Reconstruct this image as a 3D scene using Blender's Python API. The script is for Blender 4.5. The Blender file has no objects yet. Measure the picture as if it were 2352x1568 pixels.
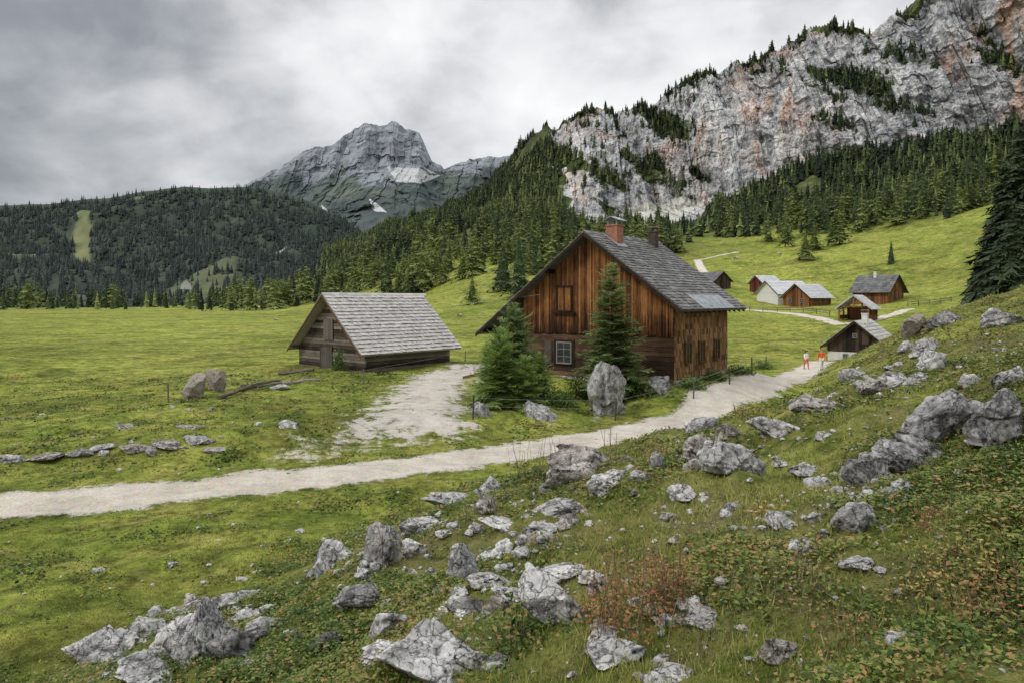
import bpy, math, random
import numpy as np
from mathutils import Vector, Matrix
random.seed(7); rng = np.random.default_rng(7)
F = 1568.; ZC = 6.2; VH = 690.; U0 = 1176.
scene = bpy.context.scene; COL = scene.collection
R = math.radians

# ------------------------------------------------------------------ noise
_p = rng.permutation(256); PERM = np.concatenate([_p, _p, _p]).astype(np.int64)
_g = rng.normal(size=(256, 3)); _g /= np.linalg.norm(_g, axis=1)[:, None]
def pn(x, y, z):
    x, y, z = np.broadcast_arrays(np.asarray(x, float), np.asarray(y, float), np.asarray(z, float))
    xi = np.floor(x).astype(np.int64); yi = np.floor(y).astype(np.int64); zi = np.floor(z).astype(np.int64)
    xf = x-xi; yf = y-yi; zf = z-zi
    u = xf**3*(xf*(xf*6-15)+10); v = yf**3*(yf*(yf*6-15)+10); w = zf**3*(zf*(zf*6-15)+10)
    xi &= 255; yi &= 255; zi &= 255
    def gd(a, b, c):
        g = _g[PERM[PERM[PERM[(xi+a) & 255]+((yi+b) & 255)]+((zi+c) & 255)]]
        return g[..., 0]*(xf-a)+g[..., 1]*(yf-b)+g[..., 2]*(zf-c)
    def L(a, b, t): return a+t*(b-a)
    x0 = L(L(gd(0,0,0), gd(1,0,0), u), L(gd(0,1,0), gd(1,1,0), u), v)
    x1 = L(L(gd(0,0,1), gd(1,0,1), u), L(gd(0,1,1), gd(1,1,1), u), v)
    return L(x0, x1, w)*1.5
def fbm(x, y, z, o=4, gain=.5):
    r = 0; a = 1.; f = 1.
    for i in range(o):
        r = r+a*pn(x*f+i*17.3, y*f+i*9.1, z*f+i*5.7); a *= gain; f *= 2.03
    return r
def ridged(x, y, z, o=4, gain=.5):
    r = 0; a = 1.; f = 1.; s = 0
    for i in range(o):
        r = r+a*(1-np.abs(pn(x*f+i*11.3, y*f+i*7.1, z*f+i*3.7))*1.6); s += a; a *= gain; f *= 2.07
    return r/s
def hsh(a, b):
    a = np.floor(a).astype(np.int64) & 255; b = np.floor(b).astype(np.int64) & 255
    return PERM[PERM[a]+b]/255.
def fract(a): return a-np.floor(a)
def ss(a, b, x):
    t = np.clip((np.asarray(x, float)-a)/(b-a), 0, 1); return t*t*(3-2*t)

# ------------------------------------------------------------------ scene helpers
def tag(o, label=None, cat=None, group=None, kind=None):
    if label: o['label'] = label
    if cat: o['category'] = cat
    if group: o['group'] = group
    if kind: o['kind'] = kind
    return o
def empty(name, loc=(0,0,0), rz=0):
    o = bpy.data.objects.new(name, None); COL.objects.link(o); o.location = loc; o.rotation_euler = (0,0,rz)
    o.empty_display_size = .3
    return o
def link(name, me, parent=None):
    o = bpy.data.objects.new(name, me); COL.objects.link(o)
    if parent: o.parent = parent
    return o
def mesh_np(name, V, Fc, mats, smooth=True, attrs=None, midx=None):
    me = bpy.data.meshes.new(name)
    V = np.ascontiguousarray(V, dtype=np.float32); Fc = np.ascontiguousarray(Fc, dtype=np.int32)
    me.vertices.add(len(V)); me.vertices.foreach_set('co', V.ravel())
    me.loops.add(Fc.size); me.loops.foreach_set('vertex_index', Fc.ravel())
    me.polygons.add(len(Fc)); me.polygons.foreach_set('loop_start', np.arange(len(Fc), dtype=np.int32)*Fc.shape[1])
    me.polygons.foreach_set('use_smooth', np.full(len(Fc), smooth, dtype=bool))
    if not isinstance(mats, (list, tuple)): mats = [mats]
    for m in mats: me.materials.append(m)
    if midx is not None: me.polygons.foreach_set('material_index', np.asarray(midx, dtype=np.int32))
    for k, a in (attrs or {}).items():
        at = me.attributes.new(k, 'FLOAT', 'POINT'); at.data.foreach_set('value', np.ascontiguousarray(a, dtype=np.float32).ravel())
    me.update(calc_edges=True)
    return me
def grid_faces(nr, nc):
    i = np.arange(nr-1)[:, None]*nc+np.arange(nc-1)[None, :]
    return np.stack([i, i+1, i+nc+1, i+nc], -1).reshape(-1, 4)
class MB:
    def __init__(s): s.V = []; s.F = []; s.T = []; s.t = .5
    def add(s, V, Fc):
        b = len(s.V); s.V += [tuple(v) for v in V]; s.T += [s.t]*len(V)
        s.F += [tuple(b+i for i in f) for f in Fc]
    def box(s, x0, x1, y0, y1, z0, z1):
        s.add([(x0,y0,z0),(x1,y0,z0),(x1,y1,z0),(x0,y1,z0),(x0,y0,z1),(x1,y0,z1),(x1,y1,z1),(x0,y1,z1)],
              [(0,3,2,1),(4,5,6,7),(0,1,5,4),(1,2,6,5),(2,3,7,6),(3,0,4,7)])
    def prism_y(s, poly, y0, y1):      # poly in xz
        n = len(poly)
        s.add([(p[0],y0,p[1]) for p in poly]+[(p[0],y1,p[1]) for p in poly],
              [tuple(range(n)), tuple(range(2*n-1, n-1, -1))]+[(i, i+n, (i+1) % n+n, (i+1) % n) for i in range(n)])
    def tube(s, pts, rad, n=7, wob=0):
        pts = [Vector(p) for p in pts]; rings = []
        for i, p in enumerate(pts):
            d = (pts[min(i+1, len(pts)-1)]-pts[max(i-1, 0)]).normalized()
            a = d.orthogonal().normalized(); b = d.cross(a)
            r = rad[i] if isinstance(rad, (list, tuple)) else rad
            rings.append([p+(a*math.cos(2*math.pi*k/n)+b*math.sin(2*math.pi*k/n))*r*(1+random.uniform(-wob, wob)) for k in range(n)])
        V = [v for r_ in rings for v in r_]; Fc = []
        for i in range(len(pts)-1):
            for k in range(n):
                Fc.append((i*n+k, i*n+(k+1) % n, (i+1)*n+(k+1) % n, (i+1)*n+k))
        Fc.append(tuple(range(n-1, -1, -1))); Fc.append(tuple((len(pts)-1)*n+k for k in range(n)))
        s.add(V, Fc)
    def beam(s, a, b, w):
        s.tube([a, b], w*.7071, 4)
    def build(s, name, mat, parent=None, smooth=False):
        me = bpy.data.meshes.new(name); me.from_pydata(s.V, [], s.F)
        me.materials.append(mat)
        at = me.attributes.new('tint', 'FLOAT', 'POINT'); at.data.foreach_set('value', np.array(s.T, dtype=np.float32))
        if smooth: me.polygons.foreach_set('use_smooth', np.ones(len(s.F), dtype=bool))
        me.update()
        return link(name, me, parent)

# ------------------------------------------------------------------ node helpers
def nd(nt, t, ins=None, **pr):
    n = nt.nodes.new(t)
    for k, v in pr.items(): setattr(n, k, v)
    for k, v in (ins or {}).items():
        if isinstance(v, bpy.types.NodeSocket): nt.links.new(v, n.inputs[k])
        else: n.inputs[k].default_value = v
    return n
def mk(name, rough=.9, spec=.2):
    m = bpy.data.materials.new(name); m.use_nodes = True; nt = m.node_tree
    b = nt.nodes['Principled BSDF']; b.inputs['Roughness'].default_value = rough
    b.inputs['Specular IOR Level'].default_value = spec
    return m, nt, b
def noise(nt, vec, sc, det=4, ro=.55, dist=0):
    return nd(nt, 'ShaderNodeTexNoise', {'Vector': vec, 'Scale': sc, 'Detail': det, 'Roughness': ro, 'Distortion': dist}).outputs['Fac']
def ramp(nt, fac, stops, interp='LINEAR'):
    n = nd(nt, 'ShaderNodeValToRGB', {'Fac': fac}); cr = n.color_ramp; cr.interpolation = interp
    while len(cr.elements) < len(stops): cr.elements.new(.5)
    for e, (p, c) in zip(cr.elements, stops):
        e.position = p; e.color = (c[0], c[1], c[2], 1) if isinstance(c, (tuple, list)) else (c, c, c, 1)
    return n.outputs['Color']
def mix(nt, f, a, b, blend='MIX'):
    n = nd(nt, 'ShaderNodeMix', data_type='RGBA', blend_type=blend)
    for i, v in ((0, f), (6, a), (7, b)):
        if isinstance(v, bpy.types.NodeSocket): nt.links.new(v, n.inputs[i])
        else: n.inputs[i].default_value = (v[0], v[1], v[2], 1) if isinstance(v, (tuple, list)) else v
    return n.outputs[2]
def mth(nt, op, a, b=0., c=0., clamp=False):
    return nd(nt, 'ShaderNodeMath', {0: a, 1: b, 2: c}, operation=op, use_clamp=clamp).outputs[0]
def mapr(nt, v, a, b, c=0., d=1.):
    return nd(nt, 'ShaderNodeMapRange', {'Value': v, 'From Min': a, 'From Max': b, 'To Min': c, 'To Max': d}).outputs[0]
def mapping(nt, vec, scale=(1,1,1), rot=(0,0,0)):
    return nd(nt, 'ShaderNodeMapping', {'Vector': vec, 'Scale': scale, 'Rotation': rot}).outputs[0]
def attr(nt, name): return nd(nt, 'ShaderNodeAttribute', attribute_name=name).outputs['Fac']
def objco(nt): return nd(nt, 'ShaderNodeTexCoord').outputs['Object']
def wpos(nt): return nd(nt, 'ShaderNodeNewGeometry').outputs['Position']
def bump(nt, b, h, st, dist):
    n = nd(nt, 'ShaderNodeBump', {'Height': h, 'Strength': st, 'Distance': dist}); nt.links.new(n.outputs[0], b.inputs['Normal'])
def setc(nt, b, c): nt.links.new(c, b.inputs['Base Color'])

# ------------------------------------------------------------------ materials
def m_ground():
    m, nt, b = mk('meadow_ground', .95, .1); P = objco(nt)
    n1 = noise(nt, P, .045, 5, .6); n2 = noise(nt, P, .42, 6, .68); n3 = noise(nt, P, 3.2, 5, .7); n4 = noise(nt, P, 26., 3, .7)
    nb = noise(nt, P, 1.1, 6, .72, .3); nf = noise(nt, mapping(nt, P, (1,1,2.5)), .14, 6, .7, .4); nw = noise(nt, P, .018, 4, .6)
    c = ramp(nt, n1, [(.3, (.155, .205, .030)), (.5, (.245, .27, .047)), (.7, (.335, .305, .08))])
    c2 = ramp(nt, n2, [(.32, (.055, .11, .014)), (.46, (.17, .22, .034)), (.6, (.305, .295, .068)), (.75, (.39, .33, .12))])
    c = mix(nt, .6, c, c2)
    c = mix(nt, 1., c, ramp(nt, nw, [(.36, .72), (.5, 1.), (.64, 1.15)]), 'MULTIPLY')
    c = mix(nt, .85, c, ramp(nt, nf, [(.36, .5), (.5, 1.), (.64, 1.2)]), 'MULTIPLY')
    c = mix(nt, .95, c, ramp(nt, nb, [(.34, .33), (.5, 1.), (.66, 1.25)]), 'MULTIPLY')
    c = mix(nt, .75, c, ramp(nt, n3, [(.32, .34), (.5, 1.), (.68, 1.4)]), 'MULTIPLY')
    c = mix(nt, .6, c, ramp(nt, n4, [(.3, .5), (.5, 1.), (.7, 1.4)]), 'MULTIPLY')
    soil = ramp(nt, n4, [(.3, (.06, .045, .025)), (.7, (.26, .22, .14))])
    c = mix(nt, ramp(nt, noise(nt, P, 1.7, 6, .72), [(.585, 0.), (.69, .55)]), c, soil)
    sl = attr(nt, 'slope')
    herb = ramp(nt, n3, [(.32, (.018, .030, .008)), (.45, (.08, .105, .02)), (.57, (.175, .175, .046)), (.7, (.28, .23, .10))])
    herb = mix(nt, ramp(nt, nb, [(.43, 0.), (.58, .7)]), herb, ramp(nt, n4, [(.3, (.055, .04, .022)), (.7, (.235, .18, .11))]))
    c = mix(nt, mth(nt, 'MULTIPLY', sl, .88), c, herb)
    fo = attr(nt, 'forest')
    c = mix(nt, fo, c, ramp(nt, n2, [(.3, (.04, .06, .02)), (.7, (.13, .145, .042))]))
    g = attr(nt, 'gravel')
    stones = nd(nt, 'ShaderNodeTexVoronoi', {'Vector': P, 'Scale': 17.}).outputs['Color']
    gc = ramp(nt, n2, [(.3, (.49, .43, .35)), (.5, (.63, .57, .48)), (.75, (.72, .665, .585))])
    gc = mix(nt, mapr(nt, g, .90, .80, 0., .5), gc, (.48, .455, .42))
    gc = mix(nt, .4, gc, stones, 'SOFT_LIGHT')
    gc = mix(nt, .7, gc, ramp(nt, n4, [(.3, .64), (.6, 1.06)]), 'MULTIPLY')
    gc = mix(nt, .6, gc, ramp(nt, nb, [(.35, .68), (.55, 1.03)]), 'MULTIPLY')
    gf = mth(nt, 'ADD', g, mth(nt, 'MULTIPLY', mth(nt, 'SUBTRACT', nb, .5), 1.9))
    gf = mth(nt, 'ADD', gf, mth(nt, 'MULTIPLY', mth(nt, 'SUBTRACT', n3, .5), 1.5))
    gf = mth(nt, 'ADD', gf, mth(nt, 'MULTIPLY', mth(nt, 'SUBTRACT', n4, .5), 1.1))
    gf = mth(nt, 'ADD', gf, ramp(nt, g, [(.80, 0.), (1., .42)]))
    gf = mth(nt, 'MULTIPLY', ramp(nt, gf, [(.34, 0.), (.68, 1.)]), ramp(nt, g, [(.03, 0.), (.2, 1.)]))
    c = mix(nt, gf, c, gc)
    setc(nt, b, c)
    bump(nt, b, mth(nt, 'ADD', mth(nt, 'ADD', n3, mth(nt, 'MULTIPLY', n4, .5)), nb), .85, .16)
    return m
def m_rock(name, dark, mid, pale, moss=.5):
    m, nt, b = mk(name, .92, .15); P = wpos(nt)
    D = nd(nt, 'ShaderNodeTexNoise', {'Vector': P, 'Scale': 4., 'Detail': 6.}).outputs['Color']
    Pd = mix(nt, .5, P, D, 'ADD')
    n1 = noise(nt, P, 1.6, 8, .65, .4); n2 = noise(nt, mapping(nt, P, (1, 1, .35), (.5, .3, 0)), 6., 8, .7, .5); n3 = noise(nt, P, 26., 5, .72)
    c = ramp(nt, mth(nt, 'ADD', mth(nt, 'MULTIPLY', n1, .55), mth(nt, 'MULTIPLY', n2, .45)), [(.375, dark), (.46, mid), (.57, pale)])
    c = mix(nt, .9, c, ramp(nt, n3, [(.34, .42), (.47, .98), (.7, 1.1)]), 'MULTIPLY')
    for sc_, wd in ((1.7, .035), (4.2, .03)):
        ve = nd(nt, 'ShaderNodeTexVoronoi', {'Vector': mapping(nt, Pd, (1,1,.6), (.3,.2,0)), 'Scale': sc_}, feature='DISTANCE_TO_EDGE').outputs['Distance']
        crk = ramp(nt, ve, [(.0, .07), (wd, 1.)])
        c = mix(nt, .7, c, crk, 'MULTIPLY')
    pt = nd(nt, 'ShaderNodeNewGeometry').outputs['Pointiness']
    c = mix(nt, 1., c, ramp(nt, pt, [(.42, .08), (.487, .9), (.55, 1.18)]), 'MULTIPLY')  # crevice shade painted in: hollows darkened, sharp edges lightened
    sp = ramp(nt, noise(nt, P, 6., 8, .8), [(.55, 0.), (.60, .8)])
    c = mix(nt, sp, c, (.055, .051, .046))
    ms = mth(nt, 'MULTIPLY', ramp(nt, noise(nt, P, 4., 5, .6), [(.52, 0.), (.62, 1.)]), moss)
    c = mix(nt, ms, c, (.10, .09, .035))
    setc(nt, b, c)
    h = mth(nt, 'ADD', mth(nt, 'ADD', n2, mth(nt, 'MULTIPLY', n3, .4)), mth(nt, 'MULTIPLY', crk, .3))
    bump(nt, b, h, .85, .06)
    return m
def m_wood(name, stops, grain=(1,1,1), tintamt=.5, rough=.85, fine=1., low=None):
    m, nt, b = mk(name, rough, .15); P = objco(nt)
    n1 = noise(nt, mapping(nt, P, grain), 4.*fine, 6, .65); n2 = noise(nt, P, .7, 4, .6); n3 = noise(nt, mapping(nt, P, grain), 18.*fine, 3, .6)
    f = mth(nt, 'ADD', mth(nt, 'MULTIPLY', n1, .5), mth(nt, 'MULTIPLY', n2, .3))
    f = mth(nt, 'ADD', f, mth(nt, 'MULTIPLY', mth(nt, 'SUBTRACT', attr(nt, 'tint'), .5), tintamt))
    f = mth(nt, 'ADD', f, .1)
    if low:
        z = nd(nt, 'ShaderNodeSeparateXYZ', {0: P}).outputs[2]
        f = mth(nt, 'SUBTRACT', f, mth(nt, 'MULTIPLY', mapr(nt, mth(nt, 'ADD', z, mth(nt, 'MULTIPLY', n1, 2.)), low[0], low[1], 1., 0.), low[2]))
    c = ramp(nt, f, stops)
    c = mix(nt, .7, c, ramp(nt, n3, [(.3, .5), (.6, 1.1)]), 'MULTIPLY')
    setc(nt, b, c); bump(nt, b, n3, .4, .02)
    return m
def m_plain(name, col, rough=.7, var=.3, sc=6., spec=.3, metal=0):
    m, nt, b = mk(name, rough, spec); P = objco(nt)
    n = noise(nt, P, sc, 5, .6)
    c = mix(nt, 1., col, ramp(nt, n, [(.3, 1-var), (.7, 1+var)]), 'MULTIPLY')
    setc(nt, b, c); b.inputs['Metallic'].default_value = metal
    return m
def m_leaf(name, stops, rough=.75, tr=0.):
    m, nt, b = mk(name, rough, .2)
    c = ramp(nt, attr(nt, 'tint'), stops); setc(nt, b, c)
    if tr:
        t = nd(nt, 'ShaderNodeBsdfTranslucent', {'Color': c}); mx_ = nd(nt, 'ShaderNodeMixShader', {0: tr, 1: b.outputs[0], 2: t.outputs[0]})
        nt.links.new(mx_.outputs[0], nt.nodes['Material Output'].inputs['Surface'])
    return m
def m_brick(name, c1, c2, mort):
    m, nt, b = mk(name, .9, .1); P = objco(nt)
    s = nd(nt, 'ShaderNodeSeparateXYZ', {0: P}).outputs
    v = nd(nt, 'ShaderNodeCombineXYZ', {0: mth(nt, 'ADD', s[0], s[1]), 1: s[2]}).outputs[0]
    t = nd(nt, 'ShaderNodeTexBrick', {'Vector': v, 'Color1': (*c1, 1), 'Color2': (*c2, 1), 'Mortar': (*mort, 1), 'Scale': 1., 'Mortar Size': .012, 'Brick Width': .26, 'Row Height': .085})
    c = mix(nt, .8, t.outputs[0], ramp(nt, noise(nt, P, 8., 4, .6), [(.3, .6), (.7, 1.2)]), 'MULTIPLY')
    setc(nt, b, c); return m
M = {}
M['ground'] = m_ground()
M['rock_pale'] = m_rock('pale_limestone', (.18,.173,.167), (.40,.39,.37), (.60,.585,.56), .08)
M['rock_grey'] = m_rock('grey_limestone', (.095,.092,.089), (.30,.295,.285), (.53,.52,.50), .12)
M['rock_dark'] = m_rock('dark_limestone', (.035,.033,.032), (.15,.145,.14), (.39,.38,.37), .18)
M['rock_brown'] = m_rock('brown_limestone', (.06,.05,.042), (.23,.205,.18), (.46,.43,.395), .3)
BR = [(.24,(.008,.005,.004)), (.37,(.05,.022,.011)), (.47,(.165,.070,.025)), (.58,(.36,.16,.055)), (.78,(.52,.30,.135))]
M['boards'] = m_wood('brown_weathered_boards', BR, (9,9,.28), .19, .85, 1., (3.4, 5.6, .19))
M['logs'] = m_wood('dark_log_timber', [(.25,(.012,.009,.007)), (.45,(.065,.038,.024)), (.6,(.16,.095,.052)), (.8,(.32,.21,.125))], (.35,.35,5), .35)
M['shingle_wall'] = m_wood('brown_wall_shingles', [(.25,(.045,.024,.013)), (.45,(.165,.088,.04)), (.62,(.30,.168,.08)), (.8,(.43,.28,.16))], (6,6,.3), .36)
M['roof_grey'] = m_wood('grey_roof_shingles', [(.2,(.065,.063,.06)), (.5,(.165,.16,.155)), (.8,(.33,.32,.31))], (2,2,2), .34)
M['roof_silver'] = m_wood('silver_wood_shingles', [(.2,(.27,.255,.24)), (.5,(.46,.44,.41)), (.8,(.65,.625,.585))], (3,3,3), .28)
M['dark_wood'] = m_wood('blackened_timber', [(.3,(.008,.006,.005)), (.6,(.045,.03,.02)), (.8,(.11,.07,.045))], (1,1,1), .4)
M['rake_wood'] = m_wood('brown_rake_board', [(.3,(.03,.016,.008)), (.6,(.15,.08,.035)), (.8,(.30,.17,.08))], (1,1,1), .3)
M['grey_wood'] = m_wood('grey_old_timber', [(.25,(.018,.014,.011)), (.45,(.080,.064,.050)), (.6,(.175,.146,.118)), (.8,(.33,.29,.245))], (.4,.4,5), .4)
M['grey_boards'] = m_wood('grey_old_boards', [(.25,(.04,.035,.03)), (.5,(.115,.10,.085)), (.75,(.24,.215,.19))], (5,5,.4), .3)
M['brick'] = m_brick('orange_red_chimney_brick', (.40,.135,.065), (.28,.085,.045), (.30,.24,.2))
M['brick_dark'] = m_brick('sooty_brick', (.085,.05,.042), (.05,.034,.03), (.10,.085,.08))
M['metal'] = m_plain('zinc_sheet', (.27,.29,.31), .5, .35, 2., .4, .2)
M['rust'] = m_plain('rusty_sheet', (.14,.10,.08), .7, .4, 4.)
M['white'] = m_plain('white_plaster', (.60,.59,.56), .9, .15, 3.)
M['frame_white'] = m_plain('pale_window_paint', (.20,.185,.16), .7, .25)
M['glass'] = m_plain('dark_window_glass', (.03,.035,.04), .08, .2, 2., .6)
M['bark'] = m_plain('bark', (.07,.05,.035), .95, .5, 14.)
M['wire'] = m_plain('steel_wire', (.25,.25,.25), .5, .1)
def m_village_boards(name, a, b_):
    m, nt, b = mk(name, .85, .15); P = objco(nt); s = nd(nt, 'ShaderNodeSeparateXYZ', {0: P}).outputs
    k = mth(nt, 'FLOOR', mth(nt, 'MULTIPLY', mth(nt, 'ADD', s[0], s[1]), 3.3))
    w = nd(nt, 'ShaderNodeTexWhiteNoise', {'W': k}, noise_dimensions='1D').outputs['Value']
    f = mth(nt, 'ADD', mth(nt, 'MULTIPLY', w, .6), mth(nt, 'MULTIPLY', noise(nt, mapping(nt, P, (2,2,.4)), 2., 5, .6), .4))
    setc(nt, b, ramp(nt, f, [(.2, a), (.8, b_)])); return m
M['v_brown'] = m_village_boards('village_brown_boards', (.07,.03,.014), (.28,.12,.05))
M['v_red'] = m_village_boards('village_red_boards', (.05,.014,.009), (.17,.05,.03))
M['v_dark'] = m_village_boards('village_dark_boards', (.016,.012,.010), (.10,.07,.05))
M['v_roof_pale'] = m_wood('village_pale_roof', [(.2,(.42,.42,.43)), (.5,(.54,.54,.55)), (.8,(.65,.65,.65))], (2,2,2), .25)
M['v_roof_dark'] = m_wood('village_dark_roof', [(.2,(.06,.06,.06)), (.5,(.13,.13,.13)), (.8,(.22,.22,.21))], (2,2,2), .4)
M['spruce'] = m_leaf('spruce_needles', [(0,(.017,.029,.013)), (.5,(.078,.11,.038)), (1,(.20,.24,.083))])
M['larch'] = m_leaf('larch_needles', [(0,(.045,.063,.021)), (.5,(.19,.23,.062)), (1,(.34,.365,.125))])
M['young'] = m_leaf('young_spruce_needles', [(0,(.055,.09,.035)), (.5,(.21,.285,.10)), (1,(.40,.48,.20))], .75, .42)
M['young_light'] = m_leaf('light_young_needles', [(0,(.06,.105,.028)), (.5,(.22,.315,.075)), (1,(.42,.51,.16))], .75, .38)
M['forest'] = m_leaf('forest_needles', [(0,(.015,.025,.013)), (.5,(.070,.097,.035)), (1,(.225,.255,.083))])
M['dark_spruce'] = m_leaf('dark_spruce_needles', [(0,(.009,.016,.009)), (.5,(.032,.050,.021)), (1,(.09,.12,.045))])  # near-black copy of the spruce needles, deeper shadow put into the colour
M['forest_far'] = m_leaf('hazed_forest_needles', [(0,(.034,.048,.046)), (.5,(.058,.077,.066)), (1,(.105,.128,.098))])  # distance haze painted in: bluer and paler than the nearer forest
M['grass'] = m_leaf('grass_blades', [(0,(.045,.078,.014)), (.35,(.15,.195,.034)), (.7,(.295,.305,.07)), (1,(.48,.40,.21))], .75, .25)
M['herb'] = m_leaf('herb_leaves', [(0,(.016,.033,.008)), (.5,(.082,.13,.025)), (.8,(.20,.23,.053)), (1,(.30,.185,.08))], .7, .2)
M['shrub'] = m_leaf('shrub_leaves', [(0,(.022,.044,.013)), (.5,(.10,.165,.04)), (1,(.25,.32,.09))], .7, .25)
M['red_leaf'] = m_leaf('red_autumn_leaves', [(0,(.08,.045,.02)), (.4,(.19,.085,.038)), (.7,(.30,.115,.05)), (.9,(.17,.16,.05))])
M['orange_leaf'] = m_leaf('orange_autumn_leaves', [(0,(.10,.10,.02)), (.5,(.30,.19,.05)), (1,(.36,.29,.09))])
M['dry'] = m_leaf('dry_stalks', [(0,(.08,.05,.028)), (.6,(.18,.13,.08)), (1,(.30,.23,.145))])

# ------------------------------------------------------------------ terrain
def poly_sd(x, y, pts):
    best = np.full(np.shape(x), 1e9); sg = np.ones(np.shape(x))
    for (ax, ay), (bx, by) in zip(pts[:-1], pts[1:]):
        dx, dy = bx-ax, by-ay; l2 = dx*dx+dy*dy
        t = np.clip(((x-ax)*dx+(y-ay)*dy)/l2, 0, 1)
        d = np.hypot(x-ax-t*dx, y-ay-t*dy); cr = dx*(y-ay)-dy*(x-ax)
        k = d < best; best = np.where(k, d, best); sg = np.where(k, np.where(cr > 0, -1., 1.), sg)
    return best*sg
FOOT = [(-15,-8),(-10,4),(-7.2,11),(-4.7,16.2),(-2.3,20.2),(1.9,24.6),(10.5,31),(16.5,38.5),(22.3,49),(26,58),(29,72)]
ROAD = [(-40,17.5),(-26,19.2),(-15.4,20.6),(-12.1,21.6),(-8.6,23.2),(-4.5,25.2),(0,27.8),(4.6,31),(9.7,36),(16.2,45),(23.6,56),(28.3,63.5),(31.5,68.5)]
COLS = [-900,0,300,450,600,750,900,1100,1300,1600,1750,1900,2000,2100,2352,3100]
DD = [60,80,120,160,190,220,300,400,550,640]
ZT = np.array([
 [0]*10,[0]*10,[0]*10,
 [0,0,0,0,0,0,0,0,.5,2],
 [0,0,0,0,0,0,0,.8,4,9],
 [0,0,0,0,0,.3,1.5,5,18,30],
 [0,0,0,.5,1.2,2.5,9,24,50,62],
 [0,0,.5,2,4.5,8,22,42,74,80],
 [0,0,1,4,7.5,12,28,50,62,62],
 [0,0,1.5,4.2,8,12,26,47,58,58],
 [0,0,1.5,4,6.8,11,28,50,64,64],
 [0,0,2.3,4.3,6,13,32,55,78,80],
 [0,.4,2.5,4.8,7,16,37,62,90,95],
 [0,1.2,3,6,10,20,42,70,105,115],
 [0,2.5,6,12,20,29,53,84,120,130],
 [0,5,12,24,34,45,75,110,150,160]], float)
LD = np.log(np.array(DD, float))
def mid(x, y):
    y = np.maximum(y, 1e-3); u = np.clip(U0+F*x/y, COLS[0], COLS[-1]-1e-3); l = np.clip(np.log(y), LD[0], LD[-1]-1e-6)
    j = np.clip(np.searchsorted(COLS, u, 'right')-1, 0, len(COLS)-2); k = np.clip(np.searchsorted(LD, l, 'right')-1, 0, len(LD)-2)
    C = np.array(COLS, float)
    a = (u-C[j])/(C[j+1]-C[j]); a = a*a*(3-2*a)*.5+a*.5
    b = (l-LD[k])/(LD[k+1]-LD[k])
    return (ZT[j,k]*(1-a)+ZT[j+1,k]*a)*(1-b)+(ZT[j,k+1]*(1-a)+ZT[j+1,k+1]*a)*b
HO = (9.96, 42.0); HY = -math.atan2(.62, .782)      # main house near corner, yaw
BO = (-11.57, 53.2); BY = -math.atan2(.655, .757)
def rect_d(x, y, o, yaw, x0, x1, y0, y1):
    c, s = math.cos(yaw), math.sin(yaw); lx = (x-o[0])*c+(y-o[1])*s; ly = -(x-o[0])*s+(y-o[1])*c
    return np.hypot(np.maximum(np.maximum(x0-lx, lx-x1), 0), np.maximum(np.maximum(y0-ly, ly-y1), 0))
def H(x, y):
    x, y = np.broadcast_arrays(np.asarray(x, float), np.asarray(y, float))
    d = poly_sd(x, y, FOOT); k = .48+.27*ss(33, 47, y)
    ds = .5*(d+np.sqrt(d*d+1.4))
    sl = 12*(1-np.exp(-k*ds/12))*(1-ss(54, 67, y))
    rd = np.abs(poly_sd(x, y, ROAD))
    off = ss(1.6, 5, rd)
    mound = np.maximum(1.06*(1-ss(1.2, 6.5, rect_d(x, y, HO, HY, -12, 0, 0, 9))), .62*(1-ss(2, 10, rect_d(x, y, BO, BY, -9, 0, 0, 9))))
    bank = .55*ss(2.2, 7, rd)*ss(22, 27, y)*(1-ss(45, 62, y))*(1-ss(2, 10, x))*ss(-30, -18, x)
    z = np.maximum(sl, np.maximum(mound, bank))+mid(x, y)
    fr = 1-ss(60, 200, y)
    z = z+off*(fbm(x*.16, y*.16, 1.3, 3)*.22*ss(6, 14, y)+fbm(x*.7, y*.7, 4.1, 3)*(.09+.18*ss(.5, 4, d))*fr)
    z = z+fbm(x*.02, y*.02, 7.7, 3)*2.2*ss(130, 260, y)*ss(600, 900, U0+F*x/np.maximum(y, 1))
    return z
def hit(u, v, dmin=2.2):
    D = np.geomspace(dmin, 640, 2400); x = D*(u-U0)/F; zr = ZC-D*(v-VH)/F
    hh = H(x, D); q = zr <= hh
    i = int(np.argmax(q)) if q.any() else len(D)-1
    return float(x[i]), float(D[i]), float(hh[i])
def hit_many(u, v):
    D = np.geomspace(3., 90, 420)[None, :]; x = D*(u[:, None]-U0)/F; Db = np.repeat(D, len(u), 0)
    hh = H(x, Db); q = ZC-D*(v[:, None]-VH)/F <= hh; i = np.argmax(q, 1); r_ = np.arange(len(u)); ok = q.any(1)
    return x[r_, i][ok], Db[r_, i][ok], hh[r_, i][ok], ok
def Hs(x, y): return float(H(np.array([x]), np.array([y]))[0])
def pathpts(px): return [hit(u, v)[:2] for u, v in px]
VROAD = pathpts([(1690,710),(1750,714),(1810,720),(1870,729),(1930,743)])+pathpts([(1990,739),(2040,724),(2085,711)])
VPATH = pathpts([(1628,636),(1614,622),(1606,608),(1600,598),(1640,590),(1690,580)])
LPATH = [(D*(u-U0)/F, D) for u, D in ((612,430),(570,480),(548,540),(556,580),(575,612),(570,636))]
YARD = pathpts([(1130,846),(1050,858),(985,894),(965,935),(950,968)])
YARD2 = pathpts([(920,985),(800,1020),(700,1038)])
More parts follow.
